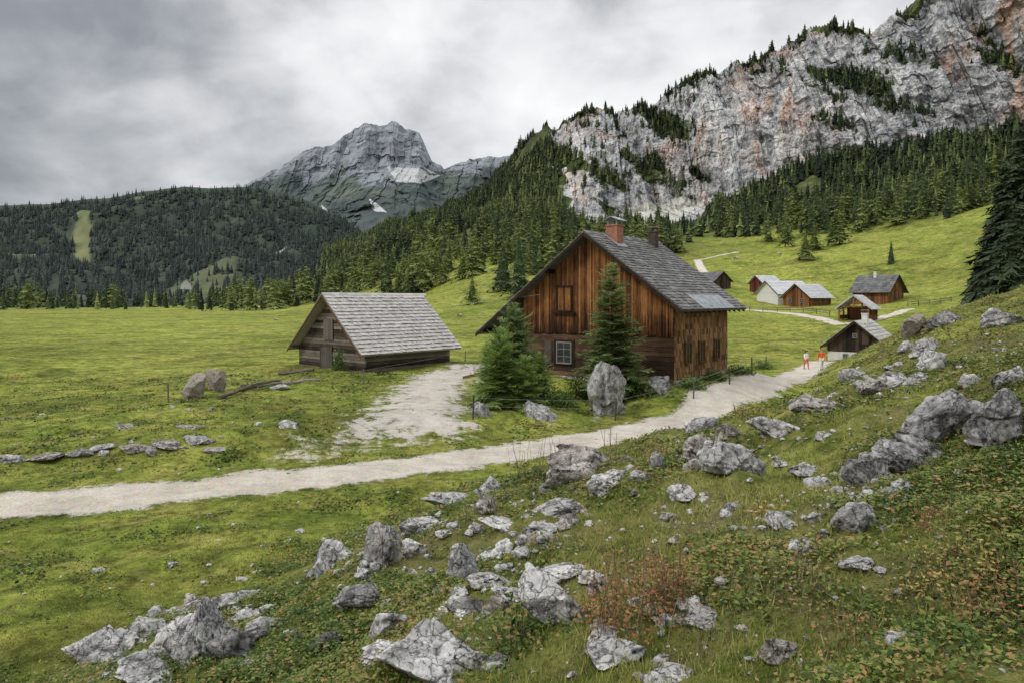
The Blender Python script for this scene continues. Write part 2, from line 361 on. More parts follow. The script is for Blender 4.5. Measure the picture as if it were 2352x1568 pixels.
def gravel(x, y):
    n = fbm(x*.5, y*.5, 2.2, 5, .6)
    rd = np.abs(poly_sd(x, y, ROAD)); road = 1-ss(.95, 2.05, rd+n*.45)
    yd = np.abs(poly_sd(x, y, YARD)); yard = .84*(1-ss(.9, 4.0, yd+n*1.6))
    y2 = np.abs(poly_sd(x, y, YARD2)); yard = np.maximum(yard, .38*(1-ss(.3, 2.0, y2+n*1.2)))
    vr = 1-ss(1.0, 1.6, np.abs(poly_sd(x, y, VROAD)))
    vp = np.maximum(1-ss(1.1, 1.9, np.abs(poly_sd(x, y, VPATH))), 1-ss(1.6, 2.8, np.abs(poly_sd(x, y, LPATH))))
    return road, yard, np.maximum(vr, vp)
TREEU = [-900,300,450,600,750,900,1000,1100,1200,1300,1500,1600,1750,1900,2000,2150,2352,3100]
TREED = [640,640,640,585,520,395,385,345,262,262,300,335,345,305,300,275,258,240]
NR, NC = 860, 1130
gu = np.linspace(-750, 3050, NC); gD = np.geomspace(1.5, 640, NR)
GX = gD[:, None]*(gu[None, :]-U0)/F; GY = np.repeat(gD[:, None], NC, 1)
GZ = H(GX, GY)
gr, gy_, gp = gravel(GX, GY)
sd = poly_sd(GX, GY, FOOT)
slope_a = ss(-.5, 2.5, sd+fbm(GX*.3, GY*.3, 3., 3)*1.5)*(1-ss(54, 67, GY))*(.4+.6*ss(-.3, .25, fbm(GX*.25, GY*.25, 8.8, 3)))
ft = np.interp(U0+F*GX/GY, TREEU, TREED)
forest_a = ss(-10, 60, GY-ft+fbm(GX*.02, GY*.02, 3.3, 3)*40)
GV = np.stack([GX, GY, GZ], -1).reshape(-1, 3); GF = grid_faces(NR, NC)
gA = {'gravel': np.maximum(np.maximum(gr, gy_), gp).ravel(), 'slope': slope_a.ravel(), 'forest': forest_a.ravel()}
def fm(a): return a.ravel()[GF].mean(1)
lab = np.zeros(len(GF), int)
lab[fm(gp) > .5] = 3; lab[fm(gy_) > .4] = 2; lab[fm(gr) > .5] = 1
for k, nm, lb, cat in ((0, 'ground', 'green alpine meadow and grassy slopes of the valley floor', 'ground'), (1, 'road', 'pale gravel road crossing the meadow past the brown house', 'road'),
                   (2, 'gravel_yard', 'pale gravel yard between the small barn and the brown house', 'yard'), (3, 'path', 'thin pale tracks winding through the far meadows and hamlet', 'path')):
    fs = GF[lab == k]; us, inv = np.unique(fs, return_inverse=True)
    me = mesh_np(nm, GV[us], inv.reshape(fs.shape), M['ground'], True, {a: b[us] for a, b in gA.items()})
    tag(link(nm, me), lb, cat, None, 'structure')

# ------------------------------------------------------------------ lofted mountains
def loft(cols, rows, nu, nt, ts):
    u = np.linspace(cols[0], cols[-1], nu); t = np.linspace(0, 1, nt)
    Dm = np.array([np.interp(u, cols, r_[0]) for r_ in rows]); Vm = np.array([np.interp(u, cols, r_[1]) for r_ in rows])
    Dg = np.array([np.interp(t, ts, Dm[:, i]) for i in range(nu)]).T; Vg = np.array([np.interp(t, ts, Vm[:, i]) for i in range(nu)]).T
    Ug = np.repeat(u[None, :], nt, 0)
    return Ug, Vg, Dg, Dg*(Ug-U0)/F, ZC-Dg*(Vg-VH)/F
def inpoly(u, v, poly):
    r = np.zeros(u.shape, bool); n = len(poly)
    for i in range(n):
        (x0, y0), (x1, y1) = poly[i], poly[(i+1) % n]
        c = ((y0 > v) != (y1 > v)) & (u < (x1-x0)*(v-y0)/((y1-y0) if y1 != y0 else 1e-9)+x0); r ^= c
    return r
def blur(a, n):
    for _ in range(n):
        a = (a+np.roll(a, 1, 0)+np.roll(a, -1, 0)+np.roll(a, 1, 1)+np.roll(a, -1, 1))/5
    return a
# right mountain with the cliff
c = [740,820,900,1000,1080,1180,1260,1340,1450,1570,1700,1860,2000,2100,2352,2700,3100]
bD = [620,600,560,500,480,460,450,450,450,440,420,400,380,370,350,330,310]
BASEU, BASED = c, bD
bz = [float(H(np.array([D*(u-U0)/F]), np.array([float(D)]))[0])-6 for u, D in zip(c, bD)]
bV = [VH+(ZC-z)*F/D for z, D in zip(bz, bD)]
rows = [(bD, bV),
 ([800,800,760,720,690,660,640,610,595,575,545,515,485,465,425,405,385],[600,585,560,540,515,480,472,490,488,475,445,380,360,350,290,230,200]),
 ([900,900,880,850,820,770,705,655,622,598,566,538,508,486,445,425,405],[592,568,542,517,482,412,365,352,350,320,280,210,210,180,70,-30,-60]),
 ([1000,1000,1000,980,940,870,770,705,660,632,600,570,540,515,475,450,430],[580,558,524,494,455,356,286,262,250,196,150,66,82,12,-160,-350,-450]),
 ([1150,1150,1150,1130,1100,1050,950,860,820,790,760,730,700,670,620,590,570],[600,590,560,530,500,410,330,300,300,260,220,150,160,100,-60,-230,-330])]
NU, NT = 1300, 490
Ug, Vg, Dg, X, Z = loft(c, rows, NU, NT, [0,.28,.6,.92,1])
rockp = [(1430,232),(1570,170),(1740,110),(1860,30),(2100,-40),(2352,-200),(3100,-500),(3100,190),(2352,285),(2200,325),(2100,352),(1990,362),(1870,382),(1750,435),(1620,478),(1600,505),(1520,530),(1400,535),(1290,505),(1330,425),(1400,360),(1380,290)]
outc = [(1240,272),(1310,235),(1450,230),(1450,330),(1370,385),(1280,340)]
rk = blur((inpoly(Ug, Vg, rockp) | inpoly(Ug, Vg, outc)).astype(float), 14)
rn = fbm(X*.012, Dg*.012, Z*.012, 4)
rk = np.clip(rk+rn*.35*(rk > .05)*(rk < .97), 0, 1)
rk2 = np.maximum(rk, .85*ss(.08, .32, fbm(X*.02+3, 0*X, Z*.02, 4))*ss(1130, 1230, Ug)*(1-ss(470, 490, Vg)))    # outcrops in the wood
ledge = np.exp(-((Vg-(165+.25*(Ug-1880)))/26)**2)*ss(1830, 1870, Ug)*(1-ss(2030, 2070, Ug))
n_l = fbm(X*.02, 0*X, Z*.02, 4); n_s = fbm(X*.07, 0*X+4., Z*.05, 3)
butt = fbm(X*.009, 0*X+.3, Z*.002, 2)
r1 = ridged(X*.026+n_l*.12, 0*X, Z*.004, 4, .55); r2 = ridged(X*.09+n_l*.2, 0*X+3.1, Z*.02, 4, .6)
gul = np.clip(1-np.abs(pn(X*.017+n_l*.15+Z*.002, 0*X+8.2, Z*.003))*7, 0, 1)**1.3
rough = fbm(X*.12, 0*X+6.1, Z*.10, 4, .6)
def blocks(wx, wz, off, warp, o):
    bx = X*wx+n_l*warp+off; fx = np.floor(bx); bz = Z*wz+.43*hsh(fx, 0*fx+o)*9+n_s*.3
    return hsh(bx, bz+o)+.35*hsh(bx+91, 0*bx+o)
blk1 = blocks(.05, .016, 0, .15, 3); blk2 = blocks(.12, .035, 37, .2, 11); blk3 = blocks(.28, .085, 71, .25, 29)
D2 = Dg-butt*7*ss(1150, 1300, Ug)-rk2*(butt*4+(r1-.6)*13+(r2-.6)*9+(blk1-.65)*6.5+(blk2-.65)*4.5+(blk3-.65)*2.8+rough*3.0-gul*8)-(1-rk2)*n_l*4
tcol = np.linspace(0, 1, NT)[:, None]; crest = ss(.6, .92, tcol)
Z2 = Z+crest*(fbm(X*.014, 0*X, 9.9, 5)*13*(.45+.55*ss(1450, 1700, Ug))+np.abs(fbm(X*.06, 0*X, 2.9, 3))*8+(hsh(X*.05, 0*X)-.5)*6+(hsh(X*.13, 0*X+5)-.5)*4-gul*6)+(1-rk2)*n_l*4
X2 = D2*(Ug-U0)/F
P = np.stack([X2, D2, Z2], -1)
nr_ = np.cross(np.gradient(P, axis=1), np.gradient(P, axis=0)); nr_ /= np.linalg.norm(nr_, axis=2, keepdims=True)+1e-9
nz = blur(np.abs(nr_[..., 2]), 4)
diag = fbm((X+Z*.9)*.015, 3.3+0*X, (X-Z)*.006, 4); diag2 = fbm((X+Z*.9)*.035, 7.3+0*X, (X-Z)*.014, 4)
gap = ss(1280, 1360, Ug)*(1-ss(1570, 1680, Ug))        # broken rock and trees where the wall runs out to the left
dd1 = ss(.22, .48, diag)*.7*(1-gap)+gap*ss(-.05, .25, diag2)*.6+ss(.25, .5, diag2)*.5*ss(1640, 1760, Ug)
veg = np.clip((1-rk2)+ss(.52, .74, nz+n_l*.2)*.45*ss(1550, 1700, Ug)+ledge*(.85+.5*n_s)+dd1+gul*.22, 0, 1)
veg = np.where(Vg < np.interp(Ug, c, rows[3][1])+12, np.maximum(veg, .85*(fbm(X*.05, 0*X, 1.1, 2) > -.15)), veg)
scree = blur(inpoly(Ug+n_l*25, Vg, [(1400,500),(1470,466),(1570,450),(1610,468),(1550,505),(1470,540),(1400,540)]).astype(float), 4)
veg = veg*(1-scree)
def m_cliff():
    m, nt, b = mk('limestone_cliff', .95, .1); Pp = objco(nt)
    W = nd(nt, 'ShaderNodeTexNoise', {'Vector': Pp, 'Scale': .07, 'Detail': 5.}).outputs['Color']
    Pw = nd(nt, 'ShaderNodeVectorMath', {0: W, 1: (14., 14., 14.), 2: Pp}, operation='MULTIPLY_ADD').outputs[0]
    st = noise(nt, mapping(nt, Pp, (1,1,.2)), .11, 9, .74, .4); bl = noise(nt, mapping(nt, Pp, (1,1,.7)), .035, 8, .68, .5); fi = noise(nt, mapping(nt, Pp, (1,1,.5)), .4, 7, .78)
    big = noise(nt, Pp, .007, 4, .6); lay = noise(nt, mapping(nt, Pp, (.12,.12,1), (0,.15,0)), .09, 5, .6)
    f_ = mth(nt, 'ADD', mth(nt, 'MULTIPLY', st, .5), mth(nt, 'MULTIPLY', bl, .36))
    f_ = mth(nt, 'ADD', f_, mth(nt, 'MULTIPLY', lay, .14))
    f_ = mth(nt, 'ADD', f_, mth(nt, 'MULTIPLY', mth(nt, 'SUBTRACT', big, .5), .3))
    c_ = ramp(nt, f_, [(.37, (.085,.09,.098)), (.435, (.29,.295,.305)), (.51, (.50,.50,.50)), (.62, (.66,.655,.635))])
    og = mth(nt, 'MULTIPLY', ramp(nt, noise(nt, mapping(nt, Pp, (1,1,.38)), .022, 7, .66, .4), [(.51, 0.), (.60, .78)]), ramp(nt, st, [(.40, .1), (.52, 1.)]))
    og = mth(nt, 'MULTIPLY', og, ramp(nt, noise(nt, Pp, .008, 3, .5), [(.41, 0.), (.53, 1.)]))
    c_ = mix(nt, og, c_, (.60,.36,.23))
    for sc_, amt, wd in ((.055, .5, .03), (.15, .45, .045), (.4, .3, .06)):
        vo = nd(nt, 'ShaderNodeTexVoronoi', {'Vector': mapping(nt, Pw, (1,1,.3)), 'Scale': sc_}, feature='DISTANCE_TO_EDGE').outputs['Distance']
        c_ = mix(nt, amt, c_, ramp(nt, vo, [(0., .15), (wd, 1.)]), 'MULTIPLY')
    ce = nd(nt, 'ShaderNodeTexVoronoi', {'Vector': mapping(nt, Pw, (1,1,.35)), 'Scale': .18}).outputs['Color']
    c_ = mix(nt, .75, c_, ramp(nt, nd(nt, 'ShaderNodeSeparateXYZ', {0: ce}).outputs[0], [(0., .66), (1., 1.15)]), 'MULTIPLY')
    c_ = mix(nt, .95, c_, ramp(nt, fi, [(.35, .32), (.46, .98), (.7, 1.15)]), 'MULTIPLY')
    c_ = mix(nt, mth(nt, 'MULTIPLY', attr(nt, 'gully'), .4), c_, (.06,.062,.065))  # shade of the gully recesses painted into the rock colour
    c_ = mix(nt, mth(nt, 'MULTIPLY', attr(nt, 'scree'), .8), c_, ramp(nt, fi, [(.35, (.38,.38,.30)), (.6, (.62,.61,.55))]))
    v_ = attr(nt, 'veg'); vf = ramp(nt, mth(nt, 'ADD', v_, mth(nt, 'MULTIPLY', mth(nt, 'SUBTRACT', fi, .5), 1.1)), [(.5, 0.), (.62, 1.)])
    vc = ramp(nt, noise(nt, Pp, .06, 5, .7), [(.3, (.022,.033,.014)), (.5, (.055,.072,.025)), (.75, (.16,.165,.065))])
    c_ = mix(nt, vf, c_, vc)
    setc(nt, b, c_); bump(nt, b, mth(nt, 'ADD', fi, st), .6, 1.2)
    return m
def loftmesh(nm, P, mat, at, lb, cat='mountain', smooth=True):
    me = mesh_np(nm, P.reshape(-1, 3), grid_faces(P.shape[0], P.shape[1]), mat, smooth, {k: a.ravel() for k, a in at.items()})
    return tag(link(nm, me), lb, cat, None, 'structure')
loftmesh('cliff', P, m_cliff(), {'veg': veg, 'gully': np.clip(gul*rk2, 0, 1), 'scree': scree}, 'long pale limestone cliff streaked with orange above the forest', 'cliff', False)
RM = dict(P=P, veg=veg, U=Ug, V=Vg, rk=rk2, scree=scree)
# left forested hill
c = [-800,0,150,280,340,420,520,600,660,720,780,840,920,1000]
n_ = len(c)
rows = [([600]*n_, [699+9]*n_), ([800]*n_, [684]*n_), ([1150]*n_, [590]*9+[594,604,612,624,636]),
        ([1500]*n_, [478,474,467,449,441,431,431,434,444,464,496,540,585,620]), ([1800]*n_, [500,496,490,475,470,460,460,465,480,495,525,565,610,640])]
Ug, Vg, Dg, X, Z = loft(c, rows, 420, 200, [0,.25,.6,.95,1])
nl = fbm(X*.006, Dg*.006, 0*X, 4); wt = ss(0, .2, np.linspace(0, 1, 200))[:, None]*(1-ss(.8, .95, np.linspace(0, 1, 200))[:, None]*.8)
Z = Z+nl*34*wt; P = np.stack([X, Dg, Z], -1)
nfn = fbm(X*.03, Dg*.03, 0*X, 3)
clear = np.maximum(blur(inpoly(Ug+nfn*8, Vg, [(176,505),(206,492),(210,560),(206,606),(164,606),(168,540)]).astype(float), 1),
        .5*blur(inpoly(Ug, Vg+nl*18, [(280,668),(340,656),(430,648),(490,652),(540,662),(600,672),(600,695),(280,695)]).astype(float), 3))
clear = np.maximum(clear, .8*blur(inpoly(Ug, Vg, [(345,445),(352,452),(225,492),(200,495)]).astype(float), 1))
clear = np.maximum(clear, .6*blur(inpoly(Ug+nfn*10, Vg, [(20,588),(80,582),(86,600),(26,604)]).astype(float), 1))
rkf = blur(inpoly(Ug, Vg, [(585,575),(660,565),(660,585),(590,590)]).astype(float), 2)
def m_hill():
    m, nt, b = mk('forest_floor_hill', .95, .1); Pp = objco(nt)
    n1 = noise(nt, Pp, .03, 5, .6)
    c_ = mix(nt, attr(nt, 'clear'), ramp(nt, n1, [(.3, (.034,.046,.04)), (.7, (.065,.08,.055))]), ramp(nt, n1, [(.3, (.105,.13,.06)), (.7, (.20,.20,.10))]))  # hill floor also tinted bluish, distance haze put into the colour
    c_ = mix(nt, attr(nt, 'rock'), c_, (.30,.285,.28))
    setc(nt, b, c_); return m
loftmesh('forest_hill', P, m_hill(), {'clear': clear, 'rock': rkf}, 'low dark forested hill closing the valley on the left', 'hill')
LM = dict(P=P, clear=np.maximum(clear, rkf), U=Ug, V=Vg)
# distant peak
c = [520,600,640,690,720,770,800,835,870,905,935,962,976,990,1020,1060,1110,1160,1250,1350]
cv = np.array([446,416,396,362,344,330,306,284,291,283,298,302,332,368,387,372,362,357,350,350], float)
n_ = len(c); bvv = np.full(n_, 600.)
rows = [([1600]*n_, bvv), ([2050]*n_, cv+.62*(600-cv)), ([2450]*n_, cv+.30*(600-cv)), ([2620]*n_, cv), ([2900]*n_, cv+30)]
Ug, Vg, Dg, X, Z = loft(c, rows, 640, 360, [0,.35,.65,.95,1])
tt = np.linspace(0, 1, 360)[:, None]
n1 = fbm(X*.004, Dg*.004, Z*.004, 5); rg = ridged(X*.009+n1*.25, Dg*.002, Z*.0015, 4)
ter = np.abs(fract(Z*.022+n1*1.3+X*.003)-.5)*2
bk = hsh(X*.016+n1*.5, Z*.008+n1); bk2 = hsh(X*.045+n1, Z*.025+n1)
D2 = Dg-((rg-.6)*75+n1*40+(ter-.5)*6+(bk-.5)*22+(bk2-.5)*11)*ss(0, .2, tt)*(1-.6*ss(.85, 1, tt)); Z2 = Z+ss(.8, .95, tt)*(fbm(X*.03, 0*X, 4., 4)*7+(hsh(X*.03, 0*X)-.5)*6)
X2 = D2*(Ug-U0)/F
P = np.stack([X2, D2, Z2], -1)
wh = blur((inpoly(Ug, Vg, [(888,378),(930,385),(985,390),(1012,405),(965,420),(910,418)]) | inpoly(Ug, Vg, [(735,470),(760,490),(790,540),(800,560),(785,545),(760,520)]) | inpoly(Ug, Vg, [(845,455),(870,470),(890,488),(860,484)])).astype(float), 3)
green = np.clip(ss(315, 410, Vg+n1*60)*.5+ss(390, 470, Vg+n1*40)*.75, 0, 1.3)
def m_peak():
    m, nt, b = mk('hazed_rock_peak', .95, .1); Pp = objco(nt)
    n0 = noise(nt, Pp, .006, 7, .65); band = noise(nt, mapping(nt, Pp, (.2,.2,1), (0, .06, 0)), .028, 6, .65, .8); fi = noise(nt, Pp, .03, 6, .72)
    ver = noise(nt, mapping(nt, Pp, (1,1,.2)), .03, 6, .7, .4)
    c_ = ramp(nt, mth(nt, 'ADD', mth(nt, 'MULTIPLY', band, .42), mth(nt, 'MULTIPLY', ver, .58)), [(.36, (.16,.175,.195)), (.48, (.23,.248,.27)), (.60, (.31,.328,.355))])  # bluish grey carries the distance haze in the rock colour
    c_ = mix(nt, .9, c_, ramp(nt, fi, [(.3, .66), (.65, 1.12)]), 'MULTIPLY')
    gf = ramp(nt, mth(nt, 'ADD', attr(nt, 'green'), mth(nt, 'ADD', mth(nt, 'MULTIPLY', mth(nt, 'SUBTRACT', fi, .5), 1.3), mth(nt, 'MULTIPLY', mth(nt, 'SUBTRACT', band, .5), 1.0))), [(.42, 0.), (.6, .92)])
    c_ = mix(nt, gf, c_, ramp(nt, n0, [(.38, (.042,.057,.054)), (.52, (.066,.085,.073)), (.66, (.115,.135,.10))]))
    wf = ramp(nt, mth(nt, 'ADD', attr(nt, 'white'), mth(nt, 'MULTIPLY', mth(nt, 'SUBTRACT', fi, .5), 1.)), [(.40, 0.), (.55, 1.)])
    c_ = mix(nt, wf, c_, (.42,.42,.42))
    setc(nt, b, c_); bump(nt, b, mth(nt, 'ADD', fi, ver), .55, 5.)
    return m
PEAK = m_peak()
def peakmesh(P, at, lb):
    me = mesh_np('mountain', P.reshape(-1, 3), grid_faces(P.shape[0], P.shape[1]), PEAK, False, {k: a.ravel() for k, a in at.items()})
    tag(link('mountain', me), lb, 'mountain', None, 'structure')
peakmesh(P, {'green': green, 'white': wh}, 'distant grey rocky peak with flat jagged top under cloud')
# second, farther ridge behind the left shoulder
c = [560,600,640,690,735,770,830]; n_ = len(c); cv = np.array([430,408,386,352,334,345,380], float)
rows = [([3000]*n_, [470]*n_), ([3350]*n_, cv), ([3600]*n_, cv+20)]
Ug, Vg, Dg, X, Z = loft(c, rows, 160, 90, [0,.9,1])
n1 = fbm(X*.004, Dg*.004, Z*.004, 5); D2 = Dg-n1*60; Z2 = Z+fbm(X*.02, 0*X, 4., 4)*7*ss(.5, .9, np.linspace(0, 1, 90))[:, None]
P = np.stack([D2*(Ug-U0)/F, D2, Z2], -1)
peakmesh(P, {'green': 0*Ug, 'white': 0*Ug}, 'farther hazy grey ridge behind the left shoulder of the peak')
import bmesh

# ------------------------------------------------------------------ conifers
def conifer(h, r, nw, nb, tw, seed, base=.07, core=.42, rise=0., pw=.85):
    rd = random.Random(seed); V = []; T = []; Fc = []
    def tri(a, b, c_, t0, t1):
        i = len(V); V.extend((a, b, c_)); T.extend((t0, t0, t1)); Fc.append((i, i+1, i+2))
    if core:
        n = 7
        for k in range(n):
            a0, a1 = 2*math.pi*k/n, 2*math.pi*(k+1)/n
            tri((r*core*math.cos(a0), r*core*math.sin(a0), h*base*1.3), (r*core*math.cos(a1), r*core*math.sin(a1), h*base*1.3), (0,0,h*.97), .1, .3)
    for i in range(nw):
        t0_ = (i+rd.random()*.8)/nw
        nbr = max(4, int(nb*(1-.45*t0_))); ph = rd.random()*6.28
        for j in range(nbr):
            t = min(.995, max(0, t0_+rd.uniform(-.9,.9)/nw)); z = h*(base+(1-base)*t)
            L = r*((1-t)**pw)*rd.uniform(.60,1.14)+.012*h
            a = ph+2*math.pi*(j+rd.uniform(-.4,.4))/nbr; dx, dy = math.cos(a), math.sin(a); sx, sy = -dy, dx
            Lj = L*rd.uniform(.72,1.12); dr = Lj*(.38-rise*(.4+t)+rd.uniform(-.2,.2))*rd.uniform(.7,1.3); tn = rd.uniform(.1,.8)
            def p(s, w=0, dz=0): return (dx*Lj*s+sx*w, dy*Lj*s+sy*w, z-dr*(s**1.4)+.12*Lj*(1-s)+dz)
            if tw == 0:
                w = Lj*.36
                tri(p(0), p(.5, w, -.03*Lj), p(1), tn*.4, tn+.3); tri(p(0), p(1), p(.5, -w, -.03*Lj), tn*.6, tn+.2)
            elif tw < 0:
                w = Lj*.42; tri(p(0), p(.8, w, -.05*Lj), p(1., -w), tn*.5, tn+.25)
            else:
                for k in range(tw):
                    s = .12+.86*(k+rd.random()*.6)/tw; l = (.40*Lj*(1-.62*s)+.02*r)*rd.uniform(.7,1.2)
                    for sg in (1, -1):
                        tip = p(min(s+l*.75/Lj, 1.12), sg*l, rd.uniform(-.4,.3)*l)
                        wb = .05 if tw > 5 else .10
                        tri(p(s-wb), p(s+wb), tip, tn*.5, min(1, tn+.35))
                tri(p(.9, .03*Lj), p(.9, -.03*Lj), p(1.12), tn, min(1, tn+.45))
    return np.array(V), np.array(Fc), np.array(T)
def trunk_mesh(h, r, mat):
    mb = MB(); mb.tube([(0,0,-.5), (0,0,h*.3), (0,0,h*.93)], [r, r*.75, r*.15], 7); o = mb.build('trunk', mat); me = o.data; bpy.data.objects.remove(o); return me
protos = {'spruce': [], 'larch': []}
for s in range(6):
    V, Fc, T = conifer(10, 2.2+.2*s, 18, 10, 3, 40+s, .05, .45, 0, .76-.04*(s % 3)); protos['spruce'].append((mesh_np('crown', V, Fc, M['spruce'], False, {'tint': T}), trunk_mesh(10, .16, M['bark']), V, Fc, T))
for s in range(5):
    V, Fc, T = conifer(10, 2.7+.28*s, 16, 10, 3, 60+s, .09, .35, .1, .56); protos['larch'].append((mesh_np('crown', V, Fc, M['larch'], False, {'tint': T}), trunk_mesh(10, .15, M['bark']), V, Fc, T))
joined = {'spruce': [], 'larch': []}
for kd in protos:
    for (cm, tm, V, Fc, T) in protos[kd]:
        tv = np.array([v.co[:] for v in tm.vertices]); tf = []
        for p_ in tm.polygons:
            vs = list(p_.vertices)
            for q in range(1, len(vs)-1): tf.append((vs[0], vs[q], vs[q+1]))
        tf = np.array(tf)
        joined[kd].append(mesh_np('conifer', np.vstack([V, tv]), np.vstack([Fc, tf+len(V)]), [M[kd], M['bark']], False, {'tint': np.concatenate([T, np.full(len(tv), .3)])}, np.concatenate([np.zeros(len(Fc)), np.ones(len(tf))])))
cand = []   # x,y,z,h,kind,zone
def addc(x, y, z, h, kind, zone): cand.append((x, y, z, h, kind, zone))
ZN = {'edge': ('dark spruce in the tree row along the far left edge of the flat meadow', 'spruces along the far edge of the meadow'),
      'mid': ('conifer on the grassy slope behind the barn below the forest', 'conifers on the slope behind the barn'),
      'right': ('conifer of the forest edge on the right below the cliff', 'conifers of the forest edge below the cliff'),
      'roof': ('dark conifer of the wood rising behind the brown house roof', 'conifers behind the brown house')}
rd = random.Random(5)
for i in range(270):
    u = rd.uniform(-80, 760)
    if 290 < u < 480 and rd.random() < .35: continue
    D = rd.uniform(560, 632) if u < 460 else rd.uniform(380, 610)
    if rd.random() < .2 and u < 460: D = rd.uniform(440, 560)
    x = D*(u-U0)/F; addc(x, D, Hs(x, D), rd.uniform(8, 23) if u < 290 else rd.uniform(6, 18), 'spruce' if rd.random() < (.5 if D > 520 else .25) else 'larch', 'edge')
xs, ys = np.meshgrid(np.arange(-330, 700, 6.3), np.arange(185, 632, 6.3)); xs = xs.ravel()+rng.uniform(-2.8, 2.8, xs.size); ys = ys.ravel()+rng.uniform(-2.8, 2.8, ys.size)
us = U0+F*xs/ys; fd = np.interp(us, TREEU, TREED); nn = fbm(xs*.018, ys*.018, 5.5, 3); n5 = fbm(xs*.03, ys*.03, 1.5, 3)
dens = np.where(us < 1150, ss(-50, 120, ys-fd+nn*110), ss(-45, 45, ys-fd+nn*70))
dens = np.where((ys < fd-8) & (us > 1560), dens*.3, dens)
sc_ = ss(.0, .38, n5)*(ys > fd*.62)*(us < 1130)*.6      # loose clumps on the slope behind the barn
dens = np.maximum(dens, sc_)
cut = np.interp(us, BASEU, BASED)+4
keep = (rng.random(xs.size) < dens*.8) & (us > 480) & (us < 2700) & (ys < cut)
zs = H(xs, ys)
for x, y, z, u, f_ in zip(xs[keep], ys[keep], zs[keep], us[keep], fd[keep]):
    zone = 'mid' if u < 1120 else ('roof' if u < 1580 else 'right')
    hh = rd.uniform(6, 18)*(1.05 if y < f_ and u < 1150 else 1); lar = rd.random() < (.8 if y < f_+70 else .36)
    if zone != 'mid': lar = rd.random() < (.55 if y < f_+30 else .3)
    if rd.random() < .14: hh *= 1.3
    if 1310 < u < 1640: hh *= float(np.interp(y, [340, 420], [1., .42]))
    addc(x, y, z-.2, hh, 'larch' if lar else 'spruce', zone)
cand.sort(key=lambda a: -a[3]/a[1]*(1 if -60 < U0+F*a[0]/a[1] < 2412 else .001))
ind, rest = cand[:272], cand[272:]
def place_tree(x, y, z, h, kind, label, group, parts, w=1., cat='tree'):
    v = rd.randrange(len(protos[kind])); s = h/10
    nm = 'spruce_tree' if kind == 'spruce' else 'larch_tree'
    if parts:
        o = empty(nm, (x, y, z), rd.uniform(0, 6.28)); cm, tm = protos[kind][v][:2]
        link('trunk', tm, o); link('crown', cm, o)
    else:
        o = link(nm, joined[kind][v]); o.location = (x, y, z); o.rotation_euler = (0, 0, rd.uniform(0, 6.28))
    w *= rd.uniform(.9, 1.4); o.scale = (s*w, s*w, s); tag(o, label, cat, group); return o
for (x, y, z, h, kind, zone) in ind:
    lb, g = ZN[zone]
    lb = lb.replace('conifer', 'pale green larch' if kind == 'larch' else 'dark green spruce').replace('dark dark', 'dark').replace('dark pale', 'pale')
    if zone == 'edge' and kind == 'larch': lb = lb.replace('dark spruce', 'pale green larch')
    place_tree(x, y, z, h, kind, lb, ('pale larches, ' if kind == 'larch' else 'dark spruces, ')+g, h/y*F > 62)
for (u, v, hp, kind, lb) in [(1085,698,72,'larch','small lone conifer on the grass left of the brown house'), (1156,668,125,'spruce','tall narrow dark spruce left of the brown roof'),
    (1192,684,150,'spruce','broad dark spruce directly left of the brown roof slope'), (810,672,88,'larch','pale larch standing above the barn ridge'), (888,676,108,'spruce','largest spruce on the slope right of the barn ridge'),
    (925,668,98,'larch','pale larch beside the largest spruce above the barn'), (763,676,66,'larch','small pale larch above the barn left roof corner'), (1850,598,75,'larch','lone larch on the grass slope above the hamlet'),
    (1928,562,88,'larch','tall lone larch on upper grass slope above the hamlet'), (2047,606,58,'spruce','small lone spruce on the steep grass right of the hamlet'), (1870,575,66,'larch','second lone larch up the slope above the hamlet'),
    (1135,606,70,'larch','pale larch high on the grass left of the brown roof'), (1000,640,80,'larch','pale larch between barn and brown house on the slope'), (965,660,86,'spruce','dark spruce on the slope above the right barn end'),
    (1030,625,88,'larch','broad pale larch on the slope left of the brown roof'), (690,690,60,'larch','pale larch at the meadow edge left of the barn'), (640,694,50,'spruce','small dark spruce at the meadow edge left of the barn')]:
    x, y, z = hit(u, v, 60)
    place_tree(x, y, z-.2, hp*y/F, kind, lb, None, True, 1.1)
